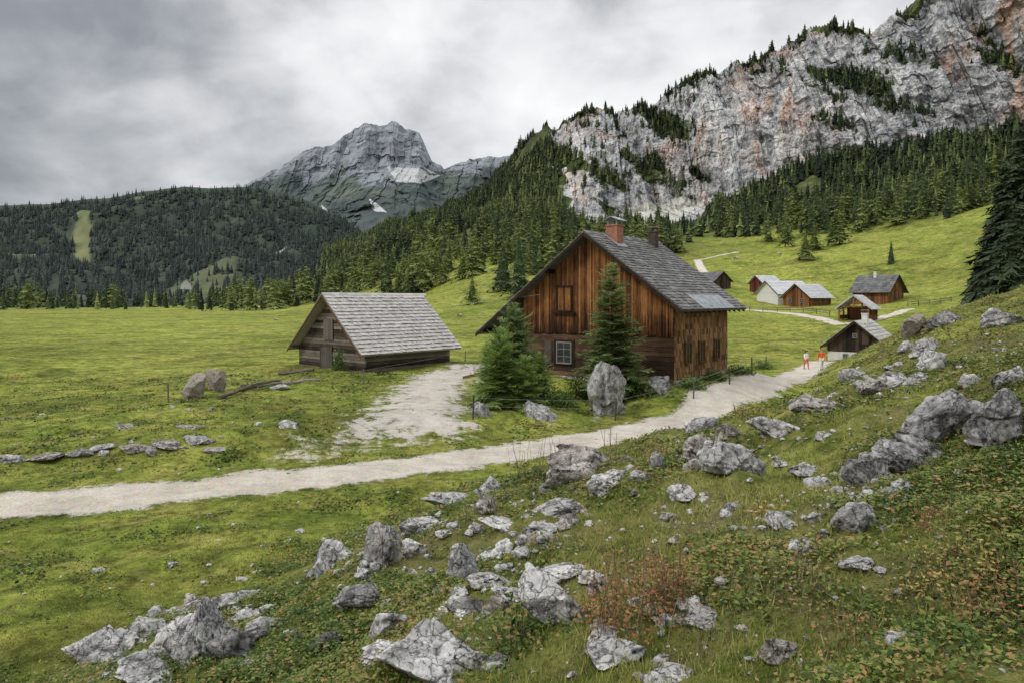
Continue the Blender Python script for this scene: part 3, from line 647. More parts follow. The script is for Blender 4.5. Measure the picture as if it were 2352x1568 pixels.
def mass(nm, pts, hs, kinds, mat, lb):     # pts Nx3
    lod = [conifer(10, 2.3+.12*s, 7, 6, 0, 80+s, .05, .5, 0, .7) for s in range(5)] if kinds else [conifer(10, 2.5, 6, 5, -1, 90+s, .05, .55, 0, .75) for s in range(5)]
    VV, FF, TT = [], [], []; off = 0
    sel = rng.integers(0, 5, len(pts))
    for s in range(5):
        p = pts[sel == s]; h = hs[sel == s]; V, Fc, T = lod[s]
        if len(p) == 0: continue
        a = rng.uniform(0, 6.28, len(p)); ca, sa = np.cos(a)[:, None], np.sin(a)[:, None]; sc = (h/10)[:, None]; sw = sc*rng.uniform(.85, 1.5, len(p))[:, None]
        x = (V[None, :, 0]*ca-V[None, :, 1]*sa)*sw+p[:, 0:1]; y = (V[None, :, 0]*sa+V[None, :, 1]*ca)*sw+p[:, 1:2]; z = V[None, :, 2]*sc+p[:, 2:3]
        VV.append(np.stack([x, y, z], -1).reshape(-1, 3)); n = len(V)
        FF.append((Fc[None]+(np.arange(len(p))*n)[:, None, None]).reshape(-1, 3)+off); off += n*len(p)
        dd_ = .22*fbm(p[:, 0]*.008, p[:, 1]*.008, 0*p[:, 0]+3.3, 3)
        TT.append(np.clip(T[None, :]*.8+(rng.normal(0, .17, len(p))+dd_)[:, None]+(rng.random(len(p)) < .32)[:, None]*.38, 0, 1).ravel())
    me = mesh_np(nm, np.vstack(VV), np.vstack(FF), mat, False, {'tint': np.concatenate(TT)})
    return tag(link(nm, me), lb, 'forest', None, 'stuff')
Pm = RM['P']; k = 76000
ii = rng.integers(3, Pm.shape[0]-40, k); jj = rng.integers(0, Pm.shape[1], k)
w_area = Pm[ii, jj, 1]/1000
dn = fbm(Pm[ii, jj, 0]*.012, Pm[ii, jj, 1]*.012, Pm[ii, jj, 2]*.012, 3)
vg = RM['veg'][ii, jj]; inr = RM['rk'][ii, jj] > .5; ul = RM['U'][ii, jj]; vl = RM['V'][ii, jj]
pr = np.where(inr, .7*ss(.36, .62, vg)*ss(-.5, .0, dn), .65*ss(-.6, -.1, dn))
pr = pr+np.where(inr & (ul < 1600), .05, 0)
foot_ = (ul > 1300) & (ul < 1640) & (vl > 430)
pr = pr*(1-RM['scree'][ii, jj])*np.where(foot_, .6, 1.)
ok = rng.random(k) < w_area*pr
pp = Pm[ii, jj][ok]
hs = rng.uniform(7, 17, len(pp))*np.where(inr[ok], rng.uniform(.35, .75, len(pp)), np.where(pp[:, 2] > 150, .8, 1.))*np.where(foot_[ok], .6, 1.)
ci = rng.integers(int(.87*NT), int(.945*NT), 440); cj = rng.integers(int(.15*NU), NU-1, 440)       # trees along the skyline
cn = fbm(Pm[ci, cj, 0]*.03, 0*ci, 0*ci, 3) > -.1
cp = Pm[ci, cj][cn]; ch_ = rng.uniform(3, 8, len(cp))
rp = np.array([(a[0], a[1], a[2]) for a in rest]); rh = np.array([a[3] for a in rest])
mass('forest', np.vstack([pp-[0,0,.5], cp-[0,0,.5], rp]), np.concatenate([hs, ch_, rh]), True, M['forest'], 'dense dark conifer forest climbing the flank below the limestone cliff')
Pm = LM['P']; k = 26000
ii = rng.integers(8, Pm.shape[0]-14, k); jj = rng.integers(0, Pm.shape[1], k)
cl = LM['clear'][ii, jj]
ok = (rng.random(k) > cl*1.15) & (rng.random(k) < Pm[ii, jj, 1]/1500*.85)
pp = Pm[ii, jj][ok]
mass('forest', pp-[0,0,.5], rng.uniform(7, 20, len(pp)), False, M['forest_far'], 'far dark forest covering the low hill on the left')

# ------------------------------------------------------------------ buildings
def roof_side(mb, xr, zr, xe, ze, y0, y1, rows_, wcol, th=.035, lift=.05, jit=.25):
    L = math.hypot(xe-xr, ze-zr); nx, nz_ = -(ze-zr)/L, (xe-xr)/L
    if nz_ < 0: nx, nz_ = -nx, -nz_
    def p(t, o): return (xr+(xe-xr)*t+nx*o, zr+(ze-zr)*t+nz_*o)
    mb.t = .2; mb.prism_y([p(0,-.14), p(1,-.14), p(1,-.004), p(0,-.004)], y0+.01, y1-.01)
    for i in range(rows_):
        y = y0-random.uniform(0, wcol)*.6; rt = random.uniform(-.12,.12)
        while y < y1:
            w = wcol*random.uniform(.7,1.3); ya, yb = max(y, y0), min(y+w, y1)
            if yb-ya > .02:
                t0 = i/rows_; t1 = (i+1+.25+random.uniform(0, jit))/rows_; t1 = min(t1, 1+.15/rows_)
                l2 = lift*random.uniform(.7,1.5)
                mb.t = min(1, max(0, .5+rt+random.uniform(-.38,.38)))
                mb.prism_y([p(t0, .001), p(t1, l2), p(t1, l2+th), p(t0, th)], ya+.006, yb-.006)
            y += w
def window(root, name, cx, cy, cz, w, h, axis, frame, pane, mun=(1,1), dep=.07, fw=.07, label=None):
    f = MB(); g = MB()      # axis 'x': in front wall (normal -y) ; 'y': in right wall (normal +x)
    def bx(mb, a0, a1, d0, d1, z0, z1):
        if axis == 'x': mb.box(cx+a0, cx+a1, cy-d1, cy-d0, cz+z0, cz+z1)
        else: mb.box(cx+d0, cx+d1, cy+a0, cy+a1, cz+z0, cz+z1)
    hw, hh = w/2, h/2
    f.t = .5
    bx(f, -hw, -hw+fw, 0, dep, -hh, hh); bx(f, hw-fw, hw, 0, dep, -hh, hh); bx(f, -hw+fw, hw-fw, 0, dep, hh-fw, hh); bx(f, -hw+fw, hw-fw, 0, dep+.05, -hh, -hh+fw)
    for i in range(mun[0]):
        x = -hw+(i+1)*w/(mun[0]+1); bx(f, x-.025, x+.025, .0, dep*.8, -hh+fw, hh-fw)
    for i in range(mun[1]):
        z = -hh+(i+1)*h/(mun[1]+1); bx(f, -hw+fw, hw-fw, .0, dep*.7, z-.02, z+.02)
    bx(g, -hw+fw*.5, hw-fw*.5, .002, dep*.45, -hh+fw*.5, hh-fw*.5)
    fo = f.build(name, frame, root); g.build('pane', pane, fo); return fo
def chimney(root, cx, cy, z0, z1, w, mat, cap, hood):
    mb = MB(); mb.box(cx-w/2, cx+w/2, cy-w/2, cy+w/2, z0, z1); mb.box(cx-w/2-.05, cx+w/2+.05, cy-w/2-.05, cy+w/2+.05, z1+.002, z1+.11)
    ch = mb.build('chimney', mat, root)
    cb = MB()
    for sx in (-1, 1):
        for sy in (-1, 1): cb.box(cx+sx*w*.38-.04, cx+sx*w*.38+.04, cy+sy*w*.38-.04, cy+sy*w*.38+.04, z1+.112, z1+.36)
    if hood == 'gable':
        cb.prism_y([(cx-w*.75, z1+.34), (cx, z1+.62), (cx+w*.75, z1+.34), (cx+w*.75, z1+.38), (cx, z1+.67), (cx-w*.75, z1+.38)], cy-w*.7, cy+w*.7)
    else:
        cb.prism_y([(cx-w*.7, z1+.36), (cx+w*.7, z1+.36), (cx+w*.62, z1+.46), (cx-w*.62, z1+.46)], cy-w*.7, cy+w*.7)
    cb.build('chimney_cap', cap, ch); return ch
# --- main house (origin at near right corner; gable runs to -x, side to +y)
zb = 1.06
house = tag(empty('wooden_house', (HO[0], HO[1], zb), HY), 'large weathered brown timber house with grey shingle roof and two brick chimneys', 'house')
W, Lh = 11.57, 8.7; xr, zr, sp = -5.9, 9.64, .735
def roofz(x): return zr-sp*abs(x-xr)-.16
mb = MB(); mb.t = .0      # log ground floor (front), plus core
mb.box(-W+.15, -.15, .15, Lh-.1, -1, 5.0)
z = -.3
while z < 2.95:
    hgt = random.uniform(.24,.31); mb.t = random.random(); mb.box(-W-.25, .0, -.0, .15, z, min(z+hgt-.02, 3.0))
    z += hgt
mb.build('log_wall', M['logs'], house)
mb = MB(); mb.t = .1; mb.prism_y([(-W+.1, 3.0), (-.1, 3.0), (-.1, roofz(-.1)-.02), (xr, roofz(xr)-.02), (-W+.1, roofz(-W)-.02)], .02, Lh-.12)
x = -W-.05
while x < .05:
    w = random.uniform(.09,.15); x1 = min(x+w, .06); mb.t = random.random(); zb0 = 2.95-random.uniform(0,.12); d = random.uniform(-.015,.015)
    poly = [(x, zb0), (x1-.014, zb0), (x1-.014, roofz(x1))]+([(xr, roofz(xr))] if x < xr < x1 else [])+[(x, roofz(x))]
    mb.prism_y(poly, -.10+d, -.02); x = x1 if x1 < .05 else 1
mb.build('gable_boards', M['boards'], house)
mb = MB(); z = .25; k = 0     # shingled side wall
mb.t = .2; mb.box(-.14, .01, .16, Lh-.02, -.6, 5.0)
while z < 5.05:
    y = -.0
    while y < Lh:
        w = random.uniform(.12,.22); mb.t = random.random(); zz = z-random.uniform(0,.05)
        y1 = min(y+w, Lh); mb.prism_y([(.012, zz), (.05, zz), (.03, zz+.46), (.012, zz+.46)], y+.005, y1-.005); y = y1
    z += .38
mb.build('shingle_wall', M['shingle_wall'], house)
mb = MB(); mb.t = .6; mb.box(-W-.1, .1, -.08, -.002, -1., -.02); mb.box(.014, .09, -.06, Lh, -1, .2)
mb.build('stone_plinth', M['rock_grey'], house)
mb = MB()
roof_side(mb, xr, zr, 1.0, zr-sp*(1.0-xr), -1.0, 9.9, 27, .34)
roof_side(mb, xr, zr, -15.3, zr-sp*(15.3+xr), -1.0, 9.9, 34, .34)
rf = mb.build('roof', M['roof_grey'], house)
mb = MB(); mb.t = .35
for y in np.arange(-1., 9.6, .55): mb.t = random.random(); mb.prism_y([(xr-.22, zr-.10), (xr, zr+.075), (xr+.22, zr-.10), (xr+.22, zr-.05), (xr, zr+.13), (xr-.22, zr-.05)], y, y+.53)
mb.build('ridge_cap', M['roof_grey'], rf)
mb = MB()      # tin patch on the lower right corner of the roof
def rp_(x): return zr-sp*abs(x-xr)
for k in range(7):
    y0 = 2.2+k*.76; mb.t = random.random(); mb.prism_y([(-.12, rp_(-.12)+.10), (1.08, rp_(1.08)+.10), (1.08, rp_(1.08)+.125), (-.12, rp_(-.12)+.125)], y0, y0+.73)
mb.build('metal_sheet', M['metal'], rf)
mb = MB(); mb.t = .45      # bargeboards
for xe in (1.05, -15.35):
    za, ze = zr-.03, zr-sp*abs(xe-xr)-.03
    mb.prism_y([(xr, za), (xe, ze), (xe, ze-.24), (xr, za-.24)], -1.06, -1.015)
mb.build('bargeboard', M['dark_wood'], house)
for x in (.3, -2.9, -5.9, -8.9, -11.7, -14.6):
    mb = MB(); mb.t = random.random(); zt = zr-sp*abs(x-xr)-.17; mb.box(x-.11, x+.11, -.95, -.105, zt-.26, zt); mb.build('purlin', M['dark_wood'], house)
mb = MB(); mb.t = .3
for y in np.arange(-.4, 9.8, .9): mb.prism_y([(.02, roofz(.02)-.01), (.95, roofz(.95)-.01), (.95, roofz(.95)-.13), (.02, roofz(.02)-.15)], y, y+.12)
mb.build('rafters', M['dark_wood'], house)
mb = MB(); mb.t = .2; mb.box(-14.6, -14.4, .4, 9, -1, 3.2)
for y in (.3, 4.6, 8.8): mb.box(-14.65, -14.35, y, y+.25, -1, 3.2)
mb.box(-14.4, -W-.3, 3.0, 3.2, -1, 4.6)
mb.build('lean_to_wall', M['dark_wood'], house)
for y in (1.85, 4.0, 6.55):
    window(house, 'window', .058, y, 1.8, .95, 1.4, 'y', M['rake_wood'], M['glass'], (1,1), .12, .10)
window(house, 'window', -8.1, -.002, 1.55, 1.25, 1.5, 'x', M['frame_white'], M['glass'], (1,2), .10, .08)
mb = MB(); mb.t = .3
for (a0, a1, b0, b1) in ((-8.95,-8.73,.7,2.45),(-7.47,-7.25,.7,2.45),(-8.73,-7.47,2.3,2.45),(-8.73,-7.47,.68,.8)): mb.box(a0, a1, -.06, -.003, b0, b1)
mb.build('window_surround', M['dark_wood'], house)
mb = MB(); mb.t = .3
mb.box(-9.75, -9.15, -.07, -.003, .75, 2.35); mb.box(-9.69, -9.21, -.09, -.072, .85, 1.45); mb.box(-9.69, -9.21, -.09, -.072, 1.6, 2.25)
mb.build('shutter', M['grey_boards'], house)
f = window(house, 'window', -8.0, -.118, 5.25, 1.3, 1.8, 'x', M['dark_wood'], M['boards'], (1,0), .14, .10)
mb = MB(); mb.t = .3; mb.box(-8.9, -7.1, -.30, -.12, 4.20, 4.32); mb.build('sill', M['dark_wood'], f)
chimney(house, -5.3, 2.0, 8.0, 10.2, .86, M['brick'], M['metal'], 'gable')
chimney(house, -5.3, 7.8, 8.0, 10.2, .55, M['brick_dark'], M['rust'], 'flat')
mb = MB(); mb.t = .4; mb.prism_y([(-4.6, rp_(-4.6)+.10), (-5.75, rp_(-5.75)+.10), (-5.75, rp_(-5.75)+.13), (-4.6, rp_(-4.6)+.13)], 1.3, 2.7); mb.build('chimney_flashing', M['metal'], rf)

# --- barn
zb2 = .6
barn = tag(empty('log_barn', (BO[0], BO[1], zb2), BY), 'small grey log barn with silvery wood shingle roof on the meadow', 'barn')
W2, L2 = 8.9, 9.1; xr2, zr2, sp2 = -4.45, 6.1, .90
def rz2(x): return zr2-sp2*abs(x-xr2)-.16
mb = MB(); mb.t = .0; mb.prism_y([(-W2+.15, -1), (-.15, -1), (-.15, rz2(0)-.1), (xr2, rz2(xr2)-.12), (-W2+.15, rz2(-W2)-.1)], .16, L2-.1)
z = -.4
while z < 5.7:
    hg = random.uniform(.22,.30); mb.t = random.random(); zt = z+hg-.025
    xa = max(-W2-.2, xr2-(zr2-.2-zt)/sp2); xb = min(.2, xr2+(zr2-.2-zt)/sp2)
    if xb-xa > .2: mb.box(xa, xb, random.uniform(-.02,.02), .155, z, zt)
    if z < 1.9: mb.box(-.155, random.uniform(-.02,.02), .17, L2+.2, z+.1, zt+.1)
    z += hg
mb.build('log_wall', M['grey_wood'], barn)
mb = MB(); roof_side(mb, xr2, zr2, .75, zr2-sp2*5.2, -.8, 10.0, 17, .26, .03, .085, .12); roof_side(mb, xr2, zr2, -9.6, zr2-sp2*5.15, -.8, 10.0, 17, .26, .03, .085, .12)
rf2 = mb.build('roof', M['roof_silver'], barn)
mb = MB(); mb.t = .7
for y in np.arange(-.8, 9.9, .8): mb.t = random.random(); mb.prism_y([(xr2-.2, zr2-.10), (xr2, zr2+.09), (xr2+.2, zr2-.10), (xr2+.2, zr2-.05), (xr2, zr2+.14), (xr2-.2, zr2-.05)], y, y+.78)
mb.build('ridge_cap', M['roof_silver'], rf2)
mb = MB(); mb.t = .55
for xe in (.8, -9.65):
    ze = zr2-sp2*abs(xe-xr2)-.03; mb.prism_y([(xr2, zr2-.03), (xe, ze), (xe, ze-.2), (xr2, zr2-.23)], -.86, -.815)
mb.build('bargeboard', M['rake_wood'], barn)
for x in (.2, xr2, -9.1):
    mb = MB(); mb.t = random.random(); zt = rz2(x)-.01; mb.box(x-.1, x+.1, -.78, -.03, zt-.22, zt); mb.build('purlin', M['grey_wood'], barn)
mb = MB(); mb.t = .75
for k in range(4): mb.t = random.uniform(.4,.8); mb.box(-5.3+k*.33, -5.3+k*.33+.31, -.09, -.03, 2.35, 4.1)
mb.build('hayloft_door', M['grey_boards'], barn)
mb = MB()
for k in range(5): mb.t = random.uniform(.2,.7); mb.box(-5.7+k*.3, -5.7+k*.3+.28, -.09, -.03, -.2, 1.75)
mb.t = .2; mb.box(-5.8, -5.72, -.11, -.03, -.3, 1.85); mb.box(-4.18, -4.1, -.11, -.03, -.3, 1.85)
mb.build('door', M['grey_boards'], barn)
mb = MB(); mb.t = .5; mb.box(-W2-.15, .15, -.08, -.021, -1, -.38); mb.box(.021, .1, -.05, L2+.1, -1, -.3); mb.build('stone_plinth', M['rock_grey'], barn)

# --- generic small houses (origin front centre, gable to -y)
def cottage(name, label, u, D, yaw, W, L, wh, rh, ov, wall, roof, z=None, low=None, chim=None, gable=None, wins=(), sides=(), door=None, zoff=0):
    x = D*(u-U0)/F; z = Hs(x, D)+zoff if z is None else z
    o = tag(empty(name, (x, D, z), R(yaw)), label, 'house')
    sl = (rh-wh)/(W/2); hw = W/2
    mb = MB(); mb.box(-hw, hw, 0, L, -1.5, wh*.999 if low is None else low)
    lw = mb.build('wall', M[wall] if low is None else M['white'], o)
    if low is not None:
        mb = MB(); mb.box(-hw-.03, hw+.03, -.03, L+.03, low+.003, wh*.999); mb.build('upper_wall', M[wall], o)
    mb = MB(); mb.prism_y([(-hw-.03, wh), (hw+.03, wh), (0, rh+.0)], -.05, L+.03); mb.build('gable', M[gable or wall], o)
    mb = MB(); ez = rh+.12-sl*(hw+ov)
    roof_side(mb, 0, rh+.12, hw+ov, ez, -ov, L+ov, 9, .8, .04, .06); roof_side(mb, 0, rh+.12, -hw-ov, ez, -ov, L+ov, 9, .8, .04, .06)
    r_ = mb.build('roof', M[roof], o)
    mb = MB(); mb.t = .5
    for s in (1, -1): mb.prism_y([(0, rh+.12), (s*(hw+ov), ez), (s*(hw+ov), ez-.22), (0, rh-.1)], -ov-.06, -ov-.01)
    mb.build('bargeboard', M['dark_wood'], o)
    if chim: chimney(o, chim[0], chim[1], rh-1.2, rh+chim[2], chim[3], M['white'], M['rust'], 'flat')
    for (wx, wz, ww, wh_) in wins: window(o, 'window', wx, -.055, wz, ww, wh_, 'x', M['frame_white'], M['glass'], (1,1), .07, .08)
    for (sy, wz, ww, wh_) in sides: window(o, 'window', hw+.035, sy, wz, ww, wh_, 'y', M['frame_white'], M['glass'], (1,1), .07, .08)
    if door:
        mb = MB(); mb.t = .3; mb.box(door[0]-.45, door[0]+.45, -.10, -.055, -.3, 1.95); mb.build('door', M['dark_wood'], o)
    return o
cottage('cottage', 'small hut with dark boarded gable over white wall beside the walkers', 1964, 69.5, -38, 5.2, 7.2, 2.0, 4.2, .6, 'v_dark', 'roof_silver', z=-.2, low=1.15, chim=(.3, 3.2, .75, .55), gable='v_dark', wins=((-.9, .75, .5, .45),(0, 2.8, .45, .5)), door=(.9,))
cottage('cottage', 'small red boarded hut with pale roof, leftmost of the hamlet', 1737, 203, -68, 5.6, 6.6, 2.9, 5.0, .5, 'v_red', 'v_roof_pale', sides=((2.2,1.6,.8,.9),(4.6,1.6,.8,.9)))
cottage('farmhouse', 'long white farmhouse with pale grey roof in the hamlet', 1762, 178, -72, 8.2, 10.5, 2.6, 5.6, .7, 'white', 'v_roof_pale', sides=((2,1.4,.9,1.1),(5,1.4,.9,1.1),(8,1.4,.9,1.1)))
cottage('farmhouse', 'brown boarded farmhouse with pale roof and gable, centre of the hamlet', 1828, 168, -50, 6.6, 11.5, 2.7, 5.6, .7, 'v_brown', 'v_roof_pale', wins=((-1.5,1.5,.9,1.1),(1.5,1.5,.9,1.1)), sides=((2.5,1.5,.9,1.1),(5.5,1.5,.9,1.1),(8.5,1.5,.9,1.1)))
cottage('farmhouse', 'brown house with dark roof and white chimney, right end of hamlet', 2058, 163, 38, 8.4, 8.2, 2.6, 6.2, .8, 'v_brown', 'v_roof_dark', chim=(-.6, 4.5, .9, .6), wins=((-2,1.5,.9,1.),(0,1.5,.9,1.),(2,1.5,.9,1.),(0,3.9,.8,.8)))
cottage('shed', 'dark timber shed just right of the brown house roof', 1660, 205, 28, 6.6, 9, 2.6, 5.2, .5, 'v_dark', 'v_roof_dark')
cottage('cottage', 'tiny white hut in the far meadow at left', 427, 640, 20, 9, 9, 4.0, 8.5, 1., 'white', 'v_roof_dark', z=18)
cottage('cottage', 'tiny white hut among the trees at far left', 168, 610, -30, 10, 9, 4.0, 8.0, .8, 'white', 'v_roof_dark', z=3)
# open shelter
x, y = 122*(1968-U0)/F, 122.; z = Hs(x, y)
sh = tag(empty('open_shelter', (x, y, z), R(-40)), 'open timber shelter with pale roof on posts before the hamlet', 'shelter')
mb = MB(); rr = 4.6
roof_side(mb, 0, rr, 3.1, 2.1, -2.6, 4.2, 9, .7); roof_side(mb, 0, rr, -3.1, 2.1, -2.6, 4.2, 9, .7); mb.build('roof', M['v_roof_pale'], sh)
for px_ in (-2.4, 2.4):
    for py in (-2.2, .8, 3.8):
        mb = MB(); mb.box(px_-.13, px_+.13, py-.13, py+.13, -.8, 2.55); mb.build('post', M['v_brown'], sh)
mb = MB()
for py in (-2.2, 3.8):
    mb.box(-2.7, 2.7, py-.1, py+.1, 2.42, 2.62); mb.beam((-2.4, py, 1.4), (-1.2, py, 2.45), .15); mb.beam((2.4, py, 1.4), (1.2, py, 2.45), .15); mb.box(-.1, .1, py-.1, py+.1, 2.62, 4.3)
mb.build('truss', M['v_brown'], sh)
mb = MB()
for px_ in (-2.4, 2.4): mb.box(px_-.06, px_+.06, -2.0, 3.7, .3, 1.05)
mb.box(-2.3, 2.3, 3.7, 3.8, -.6, 2.4)
mb.build('boarding', M['v_brown'], sh)

# ------------------------------------------------------------------ hero spruces and shrubs by the house
def hero(u, D, h, r, mat, lb, nw=44, nb=14, tw=9, seed=1, rise=.35, pw=.85, nm='young_spruce', core=0):
    x = D*(u-U0)/F; z = Hs(x, D); o = tag(empty(nm, (x, D, z-.05)), lb, 'tree')
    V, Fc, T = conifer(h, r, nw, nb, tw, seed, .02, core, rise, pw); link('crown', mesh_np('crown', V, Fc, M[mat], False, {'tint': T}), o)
    link('trunk', trunk_mesh(h, .014*h, M['bark']), o)
hero(1405, 40.6, 7.9, 2.05, 'young', 'tall young spruce growing in front of the brown house gable', 62, 14, 11, 1, .6, .58)
hero(1180, 39.5, 5.6, 1.85, 'young', 'shorter grey green spruce at the left corner of the brown house', 46, 13, 10, 2, .7, .52)
hero(1150, 36.5, 4.1, 1.5, 'young_light', 'light green young spruce left of the boulder in the house garden', 36, 13, 10, 3, .8, .48)
hero(1208, 35.8, 2.9, 1.25, 'young_light', 'smallest light green spruce at the wire fence by the yard', 28, 12, 9, 4, .8, .48)
hero(1120, 38.5, 3.4, 1.1, 'young_light', 'light green spruce at the left end of the garden trees', 30, 12, 9, 5, .8, .48)
hero(1238, 38.5, 2.8, 1.1, 'young_light', 'little light green spruce under the lower house window', 28, 12, 9, 6, .8, .48)
for k, (u, D, hp, w_) in enumerate(((2268,122,200,.26),(2305,118,330,.25),(2345,114,410,.27),(2395,112,480,.26),(2330,108,250,.30),(2440,116,430,.25),(2250,126,120,.32),(2300,112,170,.34))):
    hero(u, D, hp*D/F, w_*hp*D/F, 'dark_spruce', ['small dark spruce second from left at the right edge','tall slender dark spruce at the right edge','huge dark spruce cut by the right edge','giant spruce beyond the right edge','bushy dark spruce in front at the right edge','dark spruce outermost at the right','lowest dark spruce, leftmost of the right edge clump','low broad dark spruce at the foot of the right edge clump'][k], 46, 14, 5, 20+k, .0, .72, 'spruce_tree', .6)
def leafball(n, rx, ry, rz, size, seed):
    r = np.random.default_rng(seed); d = r.normal(size=(n,3)); d /= np.linalg.norm(d, axis=1)[:, None]; d[:, 2] = np.abs(d[:, 2])
    lump = 1+.35*fbm(d[:, 0]*2+seed, d[:, 1]*2, d[:, 2]*2, 2)
    c_ = d*(r.random(n)**.4*lump)[:, None]*[rx, ry, rz]
    a = r.normal(size=(n,3)); a /= np.linalg.norm(a, axis=1)[:, None]; b_ = np.cross(a, r.normal(size=(n,3))); b_ /= np.linalg.norm(b_, axis=1)[:, None]
    s = size*r.uniform(.6,1.4,n)[:, None]
    V = np.stack([c_-a*s, c_+b_*s*.5, c_+a*s, c_-b_*s*.5], 1).reshape(-1,3)
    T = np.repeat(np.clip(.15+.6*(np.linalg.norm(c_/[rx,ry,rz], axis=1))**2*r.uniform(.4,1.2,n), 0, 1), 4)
    return V, np.arange(4*n).reshape(n,4), T
def shrub(u, v, w, h, lb, mat='shrub', n=900, size=.07, nm='shrub', group=None):
    x, y, z = hit(u, v)
    s = y/F; V, Fc, T = leafball(n, w*s/2, w*s/2.4, h*s, size, int(u+v))
    o = tag(empty(nm, (x, y, z-.05)), lb, 'plant', group); link('foliage', mesh_np('foliage', V, Fc, M[mat], False, {'tint': T}), o)
    mb = MB()
    for k in range(5): mb.tube([(0,0,0), (random.uniform(-.3,.3)*w*s, random.uniform(-.2,.2)*w*s, h*s*.7)], [.02,.008], 4)
    mb.build('stem', M['bark'], o)
shrub(1250, 930, 100, 60, 'low dark green shrub right of the small light spruces')
shrub(1290, 935, 90, 45, 'leafy green herbs left of the tall boulder')
shrub(1470, 905, 90, 45, 'green nettles growing right of the tall boulder')
shrub(1440, 893, 110, 55, 'dark green growth at the foot of the tall young spruce')
shrub(1325, 915, 60, 70, 'grey green bush against the house wall behind the boulder')
shrub(1110, 935, 70, 40, 'low leafy plants at the yard edge left of the spruces')
shrub(778, 850, 36, 50, 'dark green bush growing against the barn gable')
for u, v, w, h in ((1640,872,70,26),(1700,858,70,24),(1590,890,70,26),(1750,846,60,20)):
    shrub(u, v, w, h, 'low green weeds along the shingled side wall of the brown house', group='weeds along the house side wall')

# ------------------------------------------------------------------ rocks
ICO = {}
def ico(n):
    if n not in ICO:
        bm = bmesh.new(); bmesh.ops.create_icosphere(bm, subdivisions=n, radius=1)
        ICO[n] = (np.array([v.co[:] for v in bm.verts]), np.array([[v.index for v in f.verts] for f in bm.faces])); bm.free()
    return ICO[n]
M['stump'] = m_wood('weathered_stump_wood', [(.2,(.045,.037,.03)), (.38,(.155,.13,.105)), (.5,(.29,.255,.215)), (.7,(.45,.41,.36))], (6,6,.35), .0, .9, 1.)
def rockmesh(sub, seed, dims, mat, taper=.15):
    r = np.random.default_rng(seed); V, Fc = ico(sub); V = V.copy(); o = r.uniform(0, 90, 3)
    A = np.linalg.qr(r.normal(size=(3,3)))[0]; V = V@A
    V /= (np.abs(V).max(1)**.65)[:, None]; V *= r.uniform(.7, 1.3, 3)[None, :]; V = V@np.linalg.qr(r.normal(size=(3,3)))[0]
    V *= (1+.30*fbm(V[:, 0]*1.1+o[0], V[:, 1]*1.1+o[1], V[:, 2]*1.1, 2))[:, None]
    for k in range(15):
        n = r.normal(size=3); n /= np.linalg.norm(n); pr = V@n; c_ = r.uniform(.54, .86)*pr.max(); d = pr-c_
        V -= np.where(d > 0, d, 0)[:, None]*n[None, :]
    ax = r.normal(size=3); ax[2] = 1.6*abs(ax[2])+.6; ax /= np.linalg.norm(ax); g = V@ax; perp = V-g[:, None]*ax[None, :]
    st = g*r.uniform(2.2, 4.)+.25*fbm(V[:, 0]*1.3+o[2], V[:, 1]*1.3, V[:, 2]*1.3, 2); fl = np.floor(st); fr = st-fl
    lay = .22*(hsh(fl+r.integers(0, 200), 0*g)-.5)-np.where(fr > .89, .07, 0)
    V = g[:, None]*ax[None, :]+perp*(1+lay)[:, None]      # bedding layers step in and out
    q = V@A
    bq = hsh(q[:, 0]*1.4+o[0]+.2*pn(q[:, 1]*2, q[:, 2]*2, o[1]), np.floor(q[:, 1]*1.2+o[1])*7+np.floor(q[:, 2]*1.1+o[2]))
    crk = np.clip(ridged(V[:, 0]*1.4+o[1], V[:, 1]*1.4+o[0], V[:, 2]*1.4+o[2], 2)-.87, 0, 1)
    disp = .13*(bq-.5)-2.0*crk+.025*fbm(V[:, 0]*3.2+o[1], V[:, 1]*3.2+o[2], V[:, 2]*3.2+o[0], 4, .6)+.010*fbm(V[:, 0]*11+o[1], V[:, 1]*11, V[:, 2]*11, 3)
    V *= (1+disp)[:, None]
    mn, mx = V.min(0), V.max(0); V = (V-(mn+mx)/2)/(mx-mn)
    tz = V[:, 2]+.5; V[:, :2] *= (1+taper*.5-taper*tz)[:, None]
    V = V*np.array(dims); V[:, 2] += dims[2]*.5
    return mesh_np('rock', V, Fc, M[mat], True)
ROCKS = []
def rock(u, v, w, h, lb, mat='rock_grey', dep=.75, tilt=None, seed=None, nm='rock', taper=.15):
    x, y, z = hit(u, v-h*.10)
    s = y/F; ww, hh = w*s, h*s; el = min(.6, max(0, (v-VH)/F)); dp = ww*dep
    vis = max(hh-dp*el*.75, hh*.44)*(.9 if nm == 'rock' and taper < .3 else 1.)
    me = rockmesh(5 if w > 60 else 4, int(u*7+v*3) if seed is None else seed, (ww*1.12, dp*1.12, vis*1.8), mat, taper)
    tl = random.uniform(-12, 12) if tilt is None else tilt
    o = link(nm, me); o.location = (x, y+dp*.30, Hs(x, y+dp*.30)-.68*vis-.03*ww); o.rotation_euler = (0, R(tl), random.uniform(-.3,.3)); tag(o, lb, 'rock'); ROCKS.append((u, v, w, h)); return o
